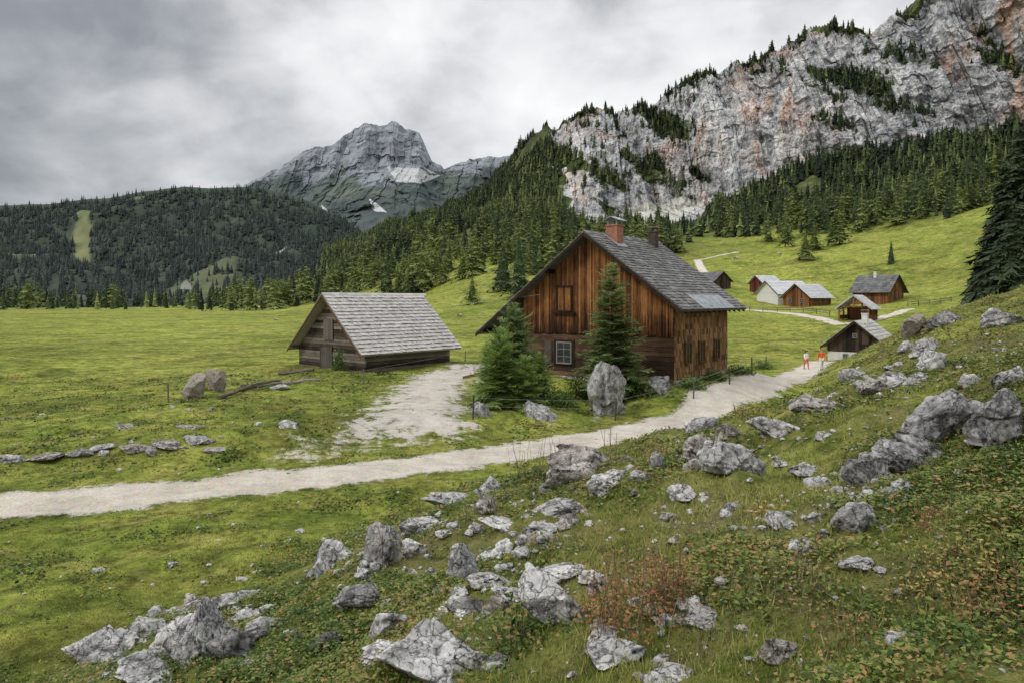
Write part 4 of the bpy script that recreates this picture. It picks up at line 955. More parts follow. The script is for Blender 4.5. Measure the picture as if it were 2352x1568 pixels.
RL = [
(205,1530,150,110,'layered grey rock at the bottom left corner','rock_grey'),(325,1465,90,62,'squat grey rock above the bottom left cluster','rock_grey'),(410,1412,95,36,'flat whitish slab behind the bottom left cluster','rock_pale'),
(440,1530,170,180,'tallest jagged grey rock of the bottom left cluster','rock_grey'),(532,1400,125,68,'broad grey rock at the back of the bottom left cluster','rock_grey'),(520,1525,110,92,'rounded dark rock right of the tallest bottom left rock','rock_dark'),
(340,1572,200,62,'low grey slab at the very bottom left','rock_grey'),(602,1460,85,44,'low flat rock right of the bottom left cluster','rock_grey'),(770,1308,112,84,'pale rounded rock at the foot of the slope','rock_grey'),
(882,1310,90,112,'upright jagged grey rock beside the pale rounded rock','rock_grey'),(970,1232,100,60,'blocky grey rock above the upright jagged rock','rock_grey'),(815,1402,115,74,'dark fissured rock below the pale rounded rock','rock_dark'),
(895,1462,88,78,'round grey rock in the middle of the lower slope','rock_grey'),(985,1575,240,160,'large grey boulder at the bottom middle of the photo','rock_grey'),(1050,1348,74,104,'pointed tilted rock in the middle of the slope','rock_grey'),
(1130,1352,110,58,'low mottled rock right of the pointed tilted rock','rock_grey'),(1268,1445,200,160,'large whitish boulder left of the red shrub','rock_pale'),(1312,1330,130,56,'flat pale rock on top behind the whitish boulder','rock_pale'),
(1242,1232,78,44,'small lichen spotted rock in the middle of the slope','rock_grey'),(1312,1214,62,36,'small brownish rock right of the spotted rock','rock_brown'),(1275,1186,125,44,'long low grey rock in the middle slope','rock_grey'),
(1150,1222,104,40,'long flat pale rock left of the middle slope','rock_pale'),(1345,1098,155,90,'big brown grey boulder beside the gravel road','rock_brown'),(1388,1132,95,66,'pale boulder below the big brown boulder','rock_pale'),
(1700,1088,136,95,'big rounded fissured boulder above the road bend','rock_grey'),(1612,1060,85,62,'dark rock left of the rounded fissured boulder','rock_brown'),(1624,990,82,36,'flat grey rock at the road edge','rock_grey'),
(1790,1000,124,44,'flat pale ledge rock above the rounded boulder','rock_pale'),(1575,1155,78,44,'grey spotted rock on the middle right slope','rock_grey'),(1975,1225,96,76,'pale round boulder on the right slope','rock_grey'),
(2000,1115,110,76,'tilted grey slab on the right slope','rock_grey'),(2095,1085,150,90,'dark tilted slab below the big dark boulder','rock_dark'),(2195,1010,165,125,'big dark boulder high on the right slope','rock_dark'),
(2320,1005,165,120,'dark boulder at the right edge beside the big one','rock_dark'),(1885,948,125,50,'low dark ledge rock above the road end','rock_brown'),(1845,1275,58,44,'small pale rock on the right slope','rock_grey'),
(1965,1318,76,46,'small grey rock pair on the lower right slope','rock_grey'),(1420,1530,130,74,'slanted grey rock at the bottom right of centre','rock_grey'),(1620,1438,120,46,'low pale rock below the red shrub','rock_grey'),
(1555,1566,110,56,'grey rock at the bottom edge right of centre','rock_grey'),(1800,1525,92,66,'brownish rock low on the right slope','rock_brown'),(2090,1480,88,58,'white rock at the lower right','rock_pale'),
(1865,1086,84,36,'flat pale rock left of the tilted slab','rock_grey'),(1595,1345,90,32,'flat pale stone right of the red shrub','rock_grey'),(1030,1165,140,60,'long grey ledge rock at the road side','rock_grey'),
(1132,1132,64,46,'pale rock beside the dry stalks','rock_pale'),(1072,1415,95,56,'mossy rock in front of the pointed rock','rock_dark'),(748,1490,62,40,'small dark rock low in the middle left','rock_dark'),
(672,1472,46,34,'small brown rock low in the middle left','rock_brown'),(1245,968,74,50,'rounded grey rock beneath the young spruces','rock_grey'),
(1520,905,50,40,'grey rock at the house corner','rock_dark'),(1106,957,42,36,'small rock beside the fence post at the yard','rock_grey'),(1205,945,40,40,'round rock under the small light spruce','rock_grey'),
(1965,872,60,26,'low rock on the crest above the walkers','rock_grey'),(2060,880,80,38,'grey rock on the upper right crest','rock_grey'),(2150,850,60,40,'pointed rock on the upper right crest','rock_grey'),
(2185,745,80,34,'dark rock on the skyline right of the stump','rock_dark'),(2085,812,40,28,'small pale rock below the stump','rock_grey'),(2315,750,80,40,'grey rock on the skyline at the right edge','rock_grey'),
(2325,885,70,46,'pale rock above the dark boulders at right','rock_grey'),(2240,880,60,30,'low rock left of the right edge boulders','rock_grey'),(2000,908,70,36,'dark low rock on the slope above the road','rock_brown'),
(2140,812,70,34,'mottled rock below the crest on the right','rock_grey'),(1510,1082,36,44,'thin upright stone beside the road boulder','rock_dark'),(1680,1010,60,44,'brown rock above the rounded boulder','rock_brown'),
(95,1062,100,24,'low dark rock ledge at the left edge','rock_brown'),(175,1052,56,24,'rock in the ledge left of the grassy bank','rock_dark'),(230,1040,60,20,'flat rock on the grassy bank ledge','rock_grey'),
(300,1042,74,22,'brownish flat rock on the grassy bank','rock_brown'),(375,1030,72,22,'long brownish rock on the grassy bank','rock_brown'),(450,1020,64,20,'pale flat rock on the grassy bank','rock_grey'),
(20,1062,56,24,'grey rock at the far left end of the ledge','rock_grey'),(285,985,70,16,'brown rock upper left on the grassy bank','rock_brown'),(430,985,64,15,'flat brown rock high on the grassy bank','rock_brown'),
(660,984,46,20,'lone whitish rock on the grass before the barn','rock_pale'),(500,1040,70,13,'sunken flat rock on the bank','rock_brown'),(640,895,50,12,'flat stone beside the log pile','rock_grey'),
(255,1500,110,70,'grey block wedged between the bottom left rocks','rock_grey'),(395,1480,100,80,'pale slab leaning on the tallest bottom left rock','rock_pale'),(940,1270,70,46,'pale block right of the upright jagged rock','rock_pale'),
(1195,1400,100,60,'grey slab at the left foot of the whitish boulder','rock_grey'),(880,1520,110,70,'flat pale slab left of the bottom middle boulder','rock_pale'),(1090,1540,90,60,'small grey block right of the bottom middle boulder','rock_grey')]
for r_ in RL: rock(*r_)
rock(1383,965,104,120,'tall upright boulder in front of the brown house','rock_grey',.7,6,78,'rock',.42)
SM = [[rockmesh(4, 900+k+50*q, (1, .8, .5), m_) for k in range(7)] for q, m_ in enumerate(('rock_grey', 'rock_pale', 'rock_brown'))]
NST = [0]
def small(u, v, wpx, mi, lb, grp, zs=1.):
    if NST[0] >= 290: return
    NST[0] += 1
    x, y, z = hit(u, v); s = wpx*y/F; o = link('stone', SM[mi][rd.randrange(7)]); o.location = (x, y, z-.23*s*zs); o.scale = (s, s, s*zs*rd.uniform(.7,1.3)); o.rotation_euler = (rd.uniform(-.3,.3), rd.uniform(-.3,.3), rd.uniform(0,6.28))
    tag(o, lb, 'stone', grp)
def above(u, v): return v < np.interp(u, [300,720,1000,1300,1700,1900,2000,2100,2352],[1560,1300,1190,1090,1000,900,850,790,760])
for (u, v) in ((480,1297),(470,1337),(660,1243),(535,1204),(690,1222),(555,1332),(590,1312),(480,1180),(600,1255),(350,1345),(745,1240),(840,1215),(225,1312),(580,1300),(505,1240),(395,1300)):
    small(u, v, rd.uniform(10, 28), 1, 'small whitish stone lying on the short grass below the road', 'white stones on the near meadow')
for (u, v, w, h) in list(ROCKS):          # fragments around the larger rocks of the slope
    if w < 74 or u < 130 or v < 900: continue
    for q in range(2):
        u2 = u+rd.choice((-1,1))*w*rd.uniform(.5,.85); v2 = v+rd.uniform(-.35,.12)*h
        if u2 > 2350 or v2 > 1566 or (above(u2, v2) and u > 600): continue
        small(u2, v2, w*rd.uniform(.22,.48), rd.choice((0,0,1,2)), 'rock fragment lying against a larger rock of the slope', 'rock fragments beside the larger rocks', 1.1)
BANDS = [[(150,1560),(420,1440),(620,1400)],[(740,1330),(980,1210),(1340,1080)],[(1340,1080),(1700,1020),(2000,860),(2180,760)],[(980,1440),(1300,1330),(1640,1420)],[(1860,1130),(2060,1040),(2352,930)],[(1950,900),(2200,860),(2352,800)],[(1020,1360),(1300,1200)],[(1500,1200),(1900,1180),(2100,1120)]]
def bandpt():
    b_ = rd.choice(BANDS); i = rd.randrange(len(b_)-1); t = rd.random()
    return b_[i][0]+(b_[i+1][0]-b_[i][0])*t+rd.gauss(0, 26), b_[i][1]+(b_[i+1][1]-b_[i][1])*t+rd.gauss(0, 22)
for k in range(26):
    small(rd.uniform(10, 800), rd.uniform(930, 1090), rd.uniform(9, 24), rd.choice((0,1,2)), 'small stone on the grassy bank left of the yard', 'small stones on the grassy bank')
for k in range(10):
    small(rd.uniform(1120, 1480), rd.uniform(925, 985), rd.uniform(8, 20), 0, 'small stone at the garden edge before the brown house', 'small stones at the garden edge')
for k in range(130):                      # slabs in broken bands
    u, v = bandpt()
    if not (0 < u < 2352 and v < 1566) or (above(u, v) and u > 600): continue
    small(u, v, rd.uniform(24, 78)*min(1, .4+(v-700)/600), rd.choice((0,0,1,1,2)), 'half buried limestone slab in the broken rock bands of the slope', 'half buried slabs in bands on the slope', rd.uniform(.8, 1.25))
k = 0
while NST[0] < 290:
    u, v = rd.uniform(680, 2352), rd.uniform(760, 1568)
    if above(u, v) or fbm(np.array([u*.006]), np.array([v*.009]), np.array([2.]), 2)[0] < -.12: continue
    small(u, v, rd.uniform(14, 36), rd.choice((0,0,0,1,2)), 'small half buried limestone stone in the herbs of the right slope', 'small stones on the right slope')
# the smaller stones and chips beyond counting: one mesh
NCH = 1500
cu, cv_, cs = [], [], []
while len(cu) < NCH:
    if rd.random() < .55:
        u, v = bandpt(); u += rd.gauss(0, 24); v += rd.gauss(0, 16); s = rd.uniform(8, 26) if rd.random() < .3 else rd.uniform(5, 12)
    else:
        u, v = rd.uniform(0, 2352), rd.uniform(900, 1560); ab = above(u, v)
        if ab and rd.random() < .6: continue
        s = rd.uniform(3, 10) if ab else (rd.uniform(4, 11) if rd.random() < .85 else rd.uniform(12, 22))
    if 0 < u < 2352 and 765 < v < 1566: cu.append(u); cv_.append(v); cs.append(s*min(1, .35+(v-700)/650))
cx, cy, cz, okh = hit_many(np.array(cu), np.array(cv_)); cs = np.array(cs)[okh]
okc = gravel(cx, cy)[0] < .25; cx, cy, cz, cs = cx[okc], cy[okc], cz[okc], cs[okc]
PV, PF, off = [], [], 0
chips = []
for k in range(8):
    me = rockmesh(2, 1500+k, (1, .8, .55), 'rock_grey'); a_ = np.zeros(len(me.vertices)*3, np.float32); me.vertices.foreach_get('co', a_); chips.append(a_.reshape(-1, 3)); bpy.data.meshes.remove(me)
bf = ico(2)[1]
for x, y, z, s in zip(cx, cy, cz, cs):
    q = chips[rd.randrange(8)]; a_ = rd.uniform(0, 6.28); w_ = s*y/F; ca, sa = math.cos(a_), math.sin(a_)
    PV.append(np.stack([(q[:, 0]*ca-q[:, 1]*sa)*w_+x, (q[:, 0]*sa+q[:, 1]*ca)*w_+y, q[:, 2]*w_*rd.uniform(.7,1.3)+z-.15*w_], -1)); PF.append(bf+off); off += len(q)
tag(link('stone_chips', mesh_np('stone_chips', np.vstack(PV), np.vstack(PF), M['rock_grey'], True)), 'tiny chips of grey stone strewn along the rock bands', 'gravel', None, 'stuff')

# ------------------------------------------------------------------ stumps and logs
def stump(u, v, w, h, lb, seed):
    x, y, z = hit(u, v); s = y/F; ww = w*s; hh = h*s
    me = rockmesh(5, seed, (ww*1.1, ww*.85, hh*1.3), 'stump', -.12)
    o = link('tree_stump', me); o.location = (x, y, z-.25*hh); o.rotation_euler = (0, R(random.uniform(-6, 6)), 0); tag(o, lb, 'stump')
stump(446, 914, 58, 56, 'grey weathered tree stump on the meadow left of the barn', 338)
stump(498, 898, 44, 50, 'smaller grey stump just behind the first on the meadow', 347)
stump(2098, 772, 48, 50, 'grey tree stump on the skyline of the rocky slope', 359)
def log(u0, v0, u1, v1, rpx, lb, mat='grey_wood', lift=0):
    a = hit(u0, v0); b_ = hit(u1, v1); s = a[1]/F; r = rpx*s*.75
    mb = MB(); pts = []
    for t in np.linspace(0, 1, 7): pts.append((a[0]+(b_[0]-a[0])*t+random.uniform(-.04,.04), a[1]+(b_[1]-a[1])*t, max(a[2]+(b_[2]-a[2])*t+r*.7, Hs(a[0]+(b_[0]-a[0])*t, a[1]+(b_[1]-a[1])*t)+r*.3)+lift))
    mb.t = .6; mb.tube(pts, [r*random.uniform(.7,1.15) for _ in pts], 10, .22)
    for q in range(3):      # broken branch stubs
        p = Vector(pts[random.randrange(1, 6)]); mb.tube([p, p+Vector((random.uniform(-.3,.3), random.uniform(-.2,.1), random.uniform(.2,.45)))*(r*5)], [r*.35, r*.12], 6, .2)
    c0 = Vector(pts[0]); mb.V = [tuple(Vector(v)-c0) for v in mb.V]
    o = mb.build('log', M[mat], None, False); o.location = c0; tag(o, lb, 'log')
log(503, 918, 590, 884, 7, 'long brown log lying on the meadow right of the stumps'); log(555, 890, 640, 876, 6, 'thin grey log at the back of the log pile')
log(590, 892, 660, 880, 6, 'grey log in the middle of the log pile'); log(650, 884, 735, 876, 7, 'pale log at the right end of the log pile', 'stump'); log(640, 860, 720, 852, 6, 'thin log lying by the barn corner')
log(195, 995, 160, 1003, 3, 'dead branch lying on the grassy bank')
log(1065, 870, 1100, 862, 5, 'brown plank at the edge of the yard beside the spruces', 'logs')

# ------------------------------------------------------------------ fences and wires
def fence(lb, pxs, hpost, r, wires, mat='grey_boards', rails=False):
    pts = [hit(u, v) for u, v in pxs]; o = tag(empty('fence', pts[0]), lb, 'fence'); c0 = Vector(pts[0]); tops = []
    for p in pts:
        q = Vector(p)-c0; mb = MB(); mb.t = random.random(); lean = Vector((random.uniform(-.06,.06), random.uniform(-.06,.06), 0))
        mb.tube([q-Vector((0,0,.3)), q+lean+Vector((0,0,hpost))], [r, r*.85], 7, .08); mb.build('post', M[mat], o); tops.append((q, q+lean+Vector((0,0,hpost))))
    for wz in wires:
        for (a0, a1), (b0, b1) in zip(tops[:-1], tops[1:]):
            mb = MB(); pa = a0.lerp(a1, wz); pb = b0.lerp(b1, wz)
            if rails: mb.t = random.random(); mb.beam(pa+Vector((0,-r,0)), pb+Vector((0,-r,0)), .11); mb.build('rail', M[mat], o)
            else:
                mid_ = pa.lerp(pb, .5)-Vector((0,0,.06)); mb.tube([pa, mid_, pb], .008, 4); mb.build('wire', M['wire'], o)
fence('wire fence with thin wooden posts around the brown house garden', [(1086,962),(1413,965),(1593,915),(1676,882),(1727,858),(1760,845)], 1.15, .05, (.55,.9))
fence('wire fence with thin posts in front of the barn', [(388,925),(836,884),(1068,832)], 1.1, .045, (.9,))
fence('grey wooden rail fence in front of the hamlet', [(1722,716),(1752,716),(1785,717),(1815,717),(1845,719),(1875,722),(1905,727)], 1.1, .08, (.5,.9), rails=True)
fence('grey wooden rail fence right of the shelter in the hamlet', [(2085,706),(2110,703),(2135,701),(2160,698),(2185,694)], 1.1, .08, (.5,.9), rails=True)
a = Vector((-75, 100, ZC-100*(800-VH)/F)); b_ = Vector((HO[0]-8, HO[1]+5.5, 6.6)); mb = MB(); pts = []
for t in np.linspace(0, 1, 16):
    p = a.lerp(b_, t); p.z -= 1.2*4*t*(1-t)*.5; pts.append(p)
mb.tube(pts, .012, 4); tag(mb.build('overhead_wire', M['wire']), 'thin overhead wire crossing the meadow to the brown house', 'wire')

# ------------------------------------------------------------------ people and cows
def skin(name, verts, edges, rad, mat, parent=None, sub=1):
    me = bpy.data.meshes.new(name); me.from_pydata(verts, edges, []); me.materials.append(mat)
    o = link(name, me, parent); o.modifiers.new('Skin', 'SKIN'); sv = me.skin_vertices[0].data
    for i, r in enumerate(rad):
        sv[i].radius = r if isinstance(r, tuple) else (r, r); sv[i].use_root = (i == 0)
    s = o.modifiers.new('Sub', 'SUBSURF'); s.levels = sub; s.render_levels = sub
    return o
M['skin'] = m_plain('skin', (.55,.33,.24), .6, .08); M['hair'] = m_plain('brown_hair', (.06,.035,.02), .7, .3); M['blond'] = m_plain('fair_hair', (.35,.24,.12), .7, .3)
M['orange'] = m_plain('orange_jacket', (.72,.11,.02), .7, .15); M['red'] = m_plain('red_trousers', (.60,.04,.04), .8, .15); M['whitecloth'] = m_plain('white_cloth', (.72,.70,.68), .8, .1)
M['pack'] = m_plain('dark_backpack', (.05,.06,.12), .8, .2); M['boot'] = m_plain('boot_leather', (.06,.04,.03), .7, .2); M['pink'] = m_plain('coral_trousers', (.62,.12,.12), .8, .15)
def person(u, v, h, lb, top, legs, hair, yaw, ph, pack):
    x, y, z = hit(u, v); o = tag(empty('person', (x, y, z), yaw), lb, 'person'); k = h/1.7
    def S(L): return [(a*k, b*k, c_*k) for a, b, c_ in L]
    st = .16*ph
    V = [(0,0,.92),(0,0,1.1),(0,0,1.30),(0,0,1.43),(0,-.015,1.50),(0,-.03,1.60),(0,-.02,1.68),(0,-.125,1.585),
         (.10,0,.90),(.11,-st*.8,.50),(.11,-st+.05*(ph<0),.09),(.11,-st-.13,.04),(-.10,0,.90),(-.11,st*.8,.50),(-.11,st+.05,.09),(-.11,st-.09,.04),
         (.19,0,1.40),(.25,st*.5,1.13),(.25,st-.09,.90),(.25,st-.11,.83),(-.19,0,1.40),(-.25,-st*.5,1.13),(-.25,-st-.12,.92),(-.25,-st-.15,.85)]
    E = [(0,1),(1,2),(2,3),(3,4),(4,5),(5,6),(5,7),(0,8),(8,9),(9,10),(10,11),(0,12),(12,13),(13,14),(14,15),(3,16),(16,17),(17,18),(18,19),(3,20),(20,21),(21,22),(22,23)]
    r = [.13,.12,.13,.07,.05,.095,.07,.018,.085,.06,.04,.035,.085,.06,.04,.035,.055,.042,.032,.03,.055,.042,.032,.03]
    for s, b0 in ((1, 19), (-1, 23)):
        bx_, by_, bz_ = V[b0]
        for q in range(4):
            V.append((bx_-.0, by_-.025+q*.017, bz_-.05)); V.append((bx_-s*.012, by_-.02+q*.016, bz_-.085-.006*(q in (1,2)))); n = len(V); E += [(b0, n-2), (n-2, n-1)]; r += [.009, .008]
        V.append((bx_, by_-.045, bz_-.015)); V.append((bx_, by_-.055, bz_-.045)); n = len(V); E += [(b0, n-2), (n-2, n-1)]; r += [.011, .009]
    skin('body', S(V), E, [q*k for q in r], M['skin'], o, 1)
    jv = [V[0][:2]+(.86,)]+[V[i] for i in (1,2,3,16,17,18,20,21,22)]
    skin('jacket', S(jv), [(0,1),(1,2),(2,3),(3,4),(4,5),(5,6),(3,7),(7,8),(8,9)], [q*k for q in (.165,.15,.165,.085,.075,.062,.05,.075,.062,.05)], M[top], o, 1)
    tv = [V[i] for i in (0,8,9,10,12,13,14)]
    skin('trousers', S(tv), [(0,1),(1,2),(2,3),(0,4),(4,5),(5,6)], [q*k for q in (.145,.105,.082,.06,.105,.082,.06)], M[legs], o, 1)
    skin('hair', S([(0,.005,1.62),(0,.01,1.68),(0,.05,1.56)]), [(0,1),(0,2)], [q*k for q in (.105,.085,.07)], M[hair], o, 1)
    for q, s in ((11, 1), (15, -1)):
        skin('shoe', S([(V[q][0], V[q][1]+.16, .05), (V[q][0], V[q][1]+.05, .05), (V[q][0], V[q][1]-.05, .035)]), [(0,1),(1,2)], [.05*k,.055*k,.04*k], M['boot'], o, 1)
    if pack: skin('backpack', S([(0,.21,1.05),(0,.22,1.25),(0,.19,1.42)]), [(0,1),(1,2)], [(.15*k,.10*k),(.16*k,.11*k),(.12*k,.08*k)], M['pack'], o, 1)
person(1852, 847, 1.58, 'person in white top and coral trousers with backpack on the road', 'whitecloth', 'pink', 'hair', R(10), 1, True)
person(1887, 849, 1.68, 'person in orange jacket and pale trousers walking on the road', 'orange', 'whitecloth', 'blond', R(-8), -1, False)
def m_cow(nm, a, b_):
    m, nt, b = mk(nm, .8, .2); f = ramp(nt, noise(nt, objco(nt), 1.6, 2, .5), [(.44, a), (.48, b_)]); setc(nt, b, f); return m
M['cow'] = m_cow('brown_white_hide', (.20,.09,.045), (.6,.55,.5))
def cow(u, v, lb, mat, yaw, graze, k=1.):
    x, y, z = hit(u, v); o = tag(empty('cow', (x, y, z), yaw), lb, 'cow'); o.scale = (k, k, k)
    V = [(0,0,.95),(.55,0,.98),(-.65,0,1.0),(-.95,0,1.05)]; E = [(0,1),(0,2),(2,3)]; r = [.36,.34,.34,.2]
    hd = [(.95,0,.8),(1.2,0,.4),(1.42,0,.2)] if graze else [(.95,0,1.25),(1.2,0,1.42),(1.5,0,1.32)]
    for i, p in enumerate(hd): V.append(p); r.append((.2,.15,.09)[i]); E.append((1 if i == 0 else len(V)-2, len(V)-1))
    hi_ = 5
    for s in (1,-1): V.append((hd[1][0]-.05, s*.22, hd[1][2]+.08)); r.append(.04); E.append((hi_, len(V)-1))
    for s in (1,-1):
        b0 = len(V); V += [(.55, s*.2, .62),(.57, s*.2, .34),(.55, s*.2, .04)]; r += [.12,.07,.06]; E += [(1,b0),(b0,b0+1),(b0+1,b0+2)]
        b0 = len(V); V += [(-.7, s*.22, .68),(-.82, s*.2, .38),(-.76, s*.2, .04)]; r += [.15,.07,.06]; E += [(2,b0),(b0,b0+1),(b0+1,b0+2)]
    b0 = len(V); V += [(-1.12,0,.9),(-1.15,0,.45)]; r += [.03,.03]; E += [(3,b0),(b0,b0+1)]
    skin('body', V, E, r, M[mat], o, 1)
cow(634, 738, 'small pale cow standing alone on the flat meadow left of the barn', 'cow', R(200), False, .6)
cow(1055, 729, 'small brown and white cow on the meadow beside the brown house roof', 'cow', R(170), True, .6)
cow(1790, 588, 'brown cow grazing on the upper slope above the hamlet', 'cow', R(20), True)
cow(1690, 598, 'pale cow on the slope beside the winding track', 'cow', R(160), True)

# ------------------------------------------------------------------ foreground plants
def stalks(u, v, w, h, n, lb, leafmat, nm='dry_plant', leaf=10, size=.03, cat='plant', thin=1.):
    x, y, z = hit(u, v); s = y/F; o = tag(empty(nm, (x, y, z)), lb, cat); mb = MB(); LV = []; LT = []
    for k in range(n):
        a = random.uniform(0, 6.28); rr = random.random()**.5*w*s/2; bx_, by_ = rr*math.cos(a), rr*math.sin(a); bz_ = Hs(x+bx_, y+by_)-z
        hh = h*s*random.uniform(.45,1.15)*(1-.35*(rr/(w*s/2))**2); dx, dy = random.uniform(-.25,.25)*hh, random.uniform(-.25,.25)*hh; mb.t = random.random()
        P3 = [Vector((bx_, by_, bz_-.02)), Vector((bx_+dx*.4, by_+dy*.4, bz_+hh*.5)), Vector((bx_+dx, by_+dy, bz_+hh))]
        mb.tube(P3, [(.003+.0003*y)*thin, (.0025+.00025*y)*thin, (.0015+.0002*y)*thin], 4)
        for q in range(leaf):
            t = random.uniform(.2,1); p = P3[0].lerp(P3[2], t)+Vector((random.gauss(0,.04), random.gauss(0,.04), random.gauss(0,.01)))*(1+y*.1); d = Vector((random.gauss(0,1), random.gauss(0,1), random.gauss(0,.6))).normalized(); e = d.orthogonal().normalized(); sz = size*random.uniform(.6,1.4)
            LV += [p, p+d*sz+e*sz*.45, p+d*sz*2, p+d*sz-e*sz*.45]; LT += [random.random()]*4
    mb.build('stem', M['dry'], o)
    if leaf: link('leaves', mesh_np('leaves', np.array([tuple(q) for q in LV]), np.arange(len(LV)).reshape(-1,4), M[leafmat], False, {'tint': np.array(LT)}), o)
stalks(1450, 1440, 220, 200, 56, 'large reddish shrub beside the whitish boulder', 'red_leaf', 'red_shrub', 20, .015, thin=.7)
stalks(1530, 1380, 120, 150, 22, 'thinner reddish stalks right of the red shrub', 'red_leaf', 'red_shrub', 16, .015, thin=.7)
stalks(2200, 1330, 190, 90, 26, 'orange tinged weeds on the lower right slope', 'orange_leaf', 'autumn_weed', 12, .013, thin=.6)
stalks(2290, 1400, 150, 85, 24, 'rust red weeds near the lower right corner', 'red_leaf', 'autumn_weed', 14, .013, thin=.6)
stalks(1950, 1440, 130, 50, 16, 'reddish brown weeds low on the right slope', 'red_leaf', 'autumn_weed', 9, .013, thin=.6)
stalks(2150, 1200, 120, 40, 14, 'reddish brown weeds below the dark boulders', 'red_leaf', 'autumn_weed', 9, .015, thin=.7)
stalks(1240, 1090, 150, 110, 34, 'dry brown stalks beside the big brown boulder', 'dry', 'dry_stalk', 3, .02, thin=.8)
stalks(1400, 1065, 50, 90, 8, 'dry tall stalks behind the big brown boulder', 'dry', 'dry_stalk', 4, .02)
stalks(1750, 1185, 40, 50, 6, 'small yellow leaved plant on the middle right slope', 'orange_leaf', 'autumn_weed', 8, .025)
stalks(1710, 960, 50, 40, 8, 'yellow weeds at the road edge', 'orange_leaf', 'autumn_weed', 6, .03)
stalks(2245, 790, 60, 24, 8, 'orange weeds on the skyline right of the stump', 'orange_leaf', 'autumn_weed', 8, .04)
stalks(1500, 1050, 60, 34, 8, 'reddish weeds above the thin upright stone', 'red_leaf', 'autumn_weed', 8, .03)
stalks(1170, 1480, 90, 120, 12, 'green leafy stalk plant left of the whitish boulder', 'herb', 'herb_plant', 14, .03)
stalks(890, 1300, 60, 90, 8, 'yellow green stalks beside the upright jagged rock', 'orange_leaf', 'autumn_weed', 5, .02)
stalks(1090, 1230, 120, 80, 14, 'dry grass stalks above the long flat pale rock', 'dry', 'dry_stalk', 2, .02, thin=.8)
stalks(1850, 1350, 160, 60, 22, 'dry grass stalks in the middle of the right slope', 'dry', 'dry_stalk', 2, .014, thin=.6)
stalks(1620, 1520, 180, 90, 26, 'dry grass stalks at the bottom edge right of centre', 'dry', 'dry_stalk', 2, .01, thin=.6)
stalks(960, 1180, 20, 70, 3, 'few thin dry stalks at the road side', 'dry', 'dry_stalk', 2, .02)

# ground cover: grass and herbs as stuff
def cover(nclu, Dmin, Dmax):
    D = np.exp(rng.uniform(math.log(Dmin), math.log(Dmax), nclu)); u = rng.uniform(-150, 2500, nclu); x = D*(u-U0)/F
    d = poly_sd(x, D, FOOT); a, b2, _ = gravel(x, D)
    return x, D, d, np.maximum(a, b2)
def expand(x, D, d, per, spread):
    X_ = np.repeat(x, per); Y_ = np.repeat(D, per); sc = np.repeat(spread, per)
    return X_+rng.normal(0, 1, X_.size)*sc, Y_+rng.normal(0, 1, X_.size)*sc, np.repeat(d, per)
x, D, d, g = cover(30000, 3.2, 60)
nn = fbm(x*.35, D*.35, 6.1, 3)
on = ss(-.3, 1.8, d)
keep = (g < .3) & (rng.random(len(x)) < np.where(d > 0, .5, .6)*(.25+1.2*ss(-.4, .4, nn)))
x, D, d, nn, on = x[keep], D[keep], d[keep], nn[keep], on[keep]
per = 11
X_, Y_, d_ = expand(x, D, d, per, .05+.006*D)
on_ = np.repeat(on, per); n2 = np.repeat(nn, per)
Z_ = H(X_, Y_); N = len(X_)
hh = (.03+.028*rng.random(N))*(1-on_)+on_*(.03+.08*rng.random(N)**2.4); hh *= (.75+.018*Y_)
ww = (.003+.0005*Y_)*rng.uniform(.7,1.5,N); an = rng.uniform(0, 6.28, N); la = rng.uniform(0, 6.28, N); ln = hh*rng.uniform(.15,.9,N)
bx_ = np.cos(an)*ww; by_ = np.sin(an)*ww
V = np.stack([np.stack([X_-bx_, Y_-by_, Z_-.01], -1), np.stack([X_+bx_, Y_+by_, Z_-.01], -1), np.stack([X_+np.cos(la)*ln, Y_+np.sin(la)*ln, Z_+hh], -1)], 1).reshape(-1,3)
tt_ = np.clip(.50+.0*on_+.38*n2+np.repeat(rng.normal(0,.17,len(x)), per)+rng.normal(0, .10, N)+(rng.random(N) < (.08+.07*on_))*.5, 0, 1)
tv = np.stack([tt_*.65, tt_*.65, np.clip(tt_+.10, 0, 1)], 1).ravel()
tag(link('grass', mesh_np('grass', V, np.arange(3*N).reshape(N,3), M['grass'], False, {'tint': tv})), 'green and yellow grass tufts growing over the meadow and slope', 'grass', None, 'stuff')
x, D, d, g = cover(46000, 3.0, 55)
nn = fbm(x*.5, D*.5, 9.4, 3); nk = fbm(x*.9, D*.9, 2.4, 3)
keep = (g < .15) & np.where(d > -.6, rng.random(len(x)) < .40+1.6*nn, (nk > .22) & (rng.random(len(x)) < .65))
x, D, d = x[keep], D[keep], d[keep]; per = 13
n6 = fbm(x*.6, D*.6, 15.4, 2)
X_, Y_, d_ = expand(x, D, d, per, .07+.007*D); Z_ = H(X_, Y_); N = len(X_)
s = (.009+.0014*Y_)*rng.uniform(.5,1.7,N); h0 = rng.uniform(.01,.08,N)*(.8+.02*Y_)*np.where(d_ > -.6, 1, .5)
a = rng.normal(size=(N,3)); a[:, 2] *= .35; a /= np.linalg.norm(a, axis=1)[:, None]; b_ = np.cross(a, np.stack([rng.normal(0,.4,N), rng.normal(0,.4,N), np.ones(N)], -1)); b_ /= np.linalg.norm(b_, axis=1)[:, None]
C0 = np.stack([X_, Y_, Z_+h0], -1); s = s[:, None]
V = np.stack([C0-a*s, C0+b_*s*.6, C0+a*s, C0-b_*s*.6], 1).reshape(-1,3)
brown = (rng.random(len(x)) < .10)*.5
tt_ = np.repeat(np.clip(.27+h0*3.2+np.repeat(rng.normal(0,.17,len(x))+.42*n6+brown, per)+rng.normal(0,.11,N)+(rng.random(N) < .06)*.5, 0, 1), 4)
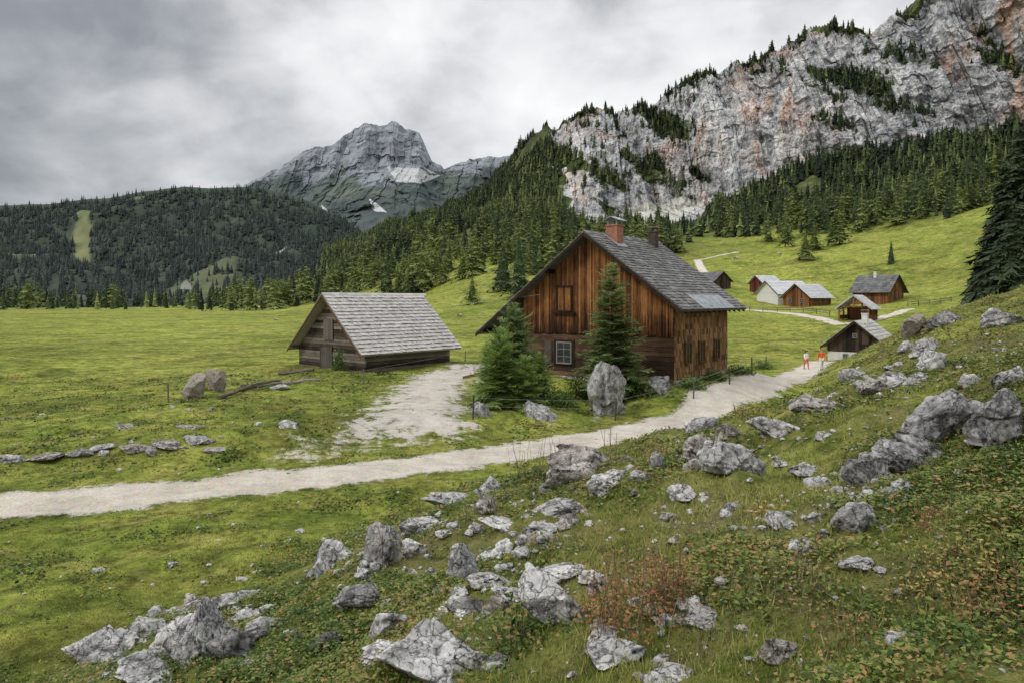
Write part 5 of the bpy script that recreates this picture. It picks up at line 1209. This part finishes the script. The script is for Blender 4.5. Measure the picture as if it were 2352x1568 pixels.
tag(link('ground_cover', mesh_np('ground_cover', V, np.arange(4*N).reshape(N,4), M['herb'], False, {'tint': tt_})), 'low leafy herbs covering the rocky slope in front', 'herbs', None, 'stuff')

# ------------------------------------------------------------------ camera, sun, sky
cam = bpy.data.cameras.new('Camera'); co = bpy.data.objects.new('Camera', cam); COL.objects.link(co)
cam.sensor_width = 36; cam.lens = 36*F/2352; cam.shift_y = -(784-VH)/2352; cam.clip_end = 10000; cam.clip_start = .1
co.location = (0, 0, ZC); co.rotation_euler = (R(90), 0, 0); scene.camera = co
sl = bpy.data.lights.new('Sun', 'SUN'); sl.energy = 1.5; sl.angle = R(10); sl.color = (1, .955, .90)
so = bpy.data.objects.new('Sun', sl); COL.objects.link(so)
d = Vector((-.70, -.30, .72)).normalized(); so.rotation_euler = d.to_track_quat('Z', 'Y').to_euler()
w = bpy.data.worlds.new('World'); scene.world = w; w.use_nodes = True; nt = w.node_tree; nt.nodes.clear()
out = nt.nodes.new('ShaderNodeOutputWorld')
sky = nd(nt, 'ShaderNodeTexSky', sky_type='NISHITA', sun_disc=False, sun_elevation=math.asin(d.z), sun_rotation=math.atan2(d.x, d.y))
bg1 = nd(nt, 'ShaderNodeBackground', {'Color': sky.outputs[0], 'Strength': .1})
G = nd(nt, 'ShaderNodeTexCoord').outputs['Generated']
def dotd(v):
    v = Vector(v).normalized(); return nd(nt, 'ShaderNodeVectorMath', {0: G, 1: tuple(v)}, operation='DOT_PRODUCT').outputs['Value']
n1 = noise(nt, mapping(nt, G, (1.,1.,1.7), (.15,.1,.4)), 2.8, 8, .48, .35); n2 = noise(nt, mapping(nt, G, (1,1,1.4), (.3,0,.2)), 7., 7, .52, .3)
f = mth(nt, 'ADD', mth(nt, 'MULTIPLY', n1, .68), mth(nt, 'MULTIPLY', n2, .32))
f = mth(nt, 'ADD', f, mapr(nt, dotd((.03,1,.26)), .945, 1., 0, .13))
f = mth(nt, 'SUBTRACT', f, mapr(nt, dotd((-.74,1,.15)), .92, 1., 0, .06))
f = mth(nt, 'SUBTRACT', f, mapr(nt, dotd((.05,1,.50)), .96, 1., 0, .05))
cc = ramp(nt, f, [(.22, (.18,.195,.22)), (.37, (.32,.34,.37)), (.44, (.47,.49,.515)), (.51, (.68,.69,.71)), (.58, (.87,.875,.89)), (.68, (1.03,1.03,1.04))])
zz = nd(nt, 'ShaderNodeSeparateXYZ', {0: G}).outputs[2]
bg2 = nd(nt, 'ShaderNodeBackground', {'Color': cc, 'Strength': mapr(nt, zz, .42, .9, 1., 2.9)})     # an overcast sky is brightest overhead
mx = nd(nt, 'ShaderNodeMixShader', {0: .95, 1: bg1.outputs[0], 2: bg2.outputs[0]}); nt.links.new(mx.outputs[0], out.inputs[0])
scene.view_settings.view_transform = 'Standard'; scene.view_settings.look = 'None'; scene.view_settings.exposure = 0
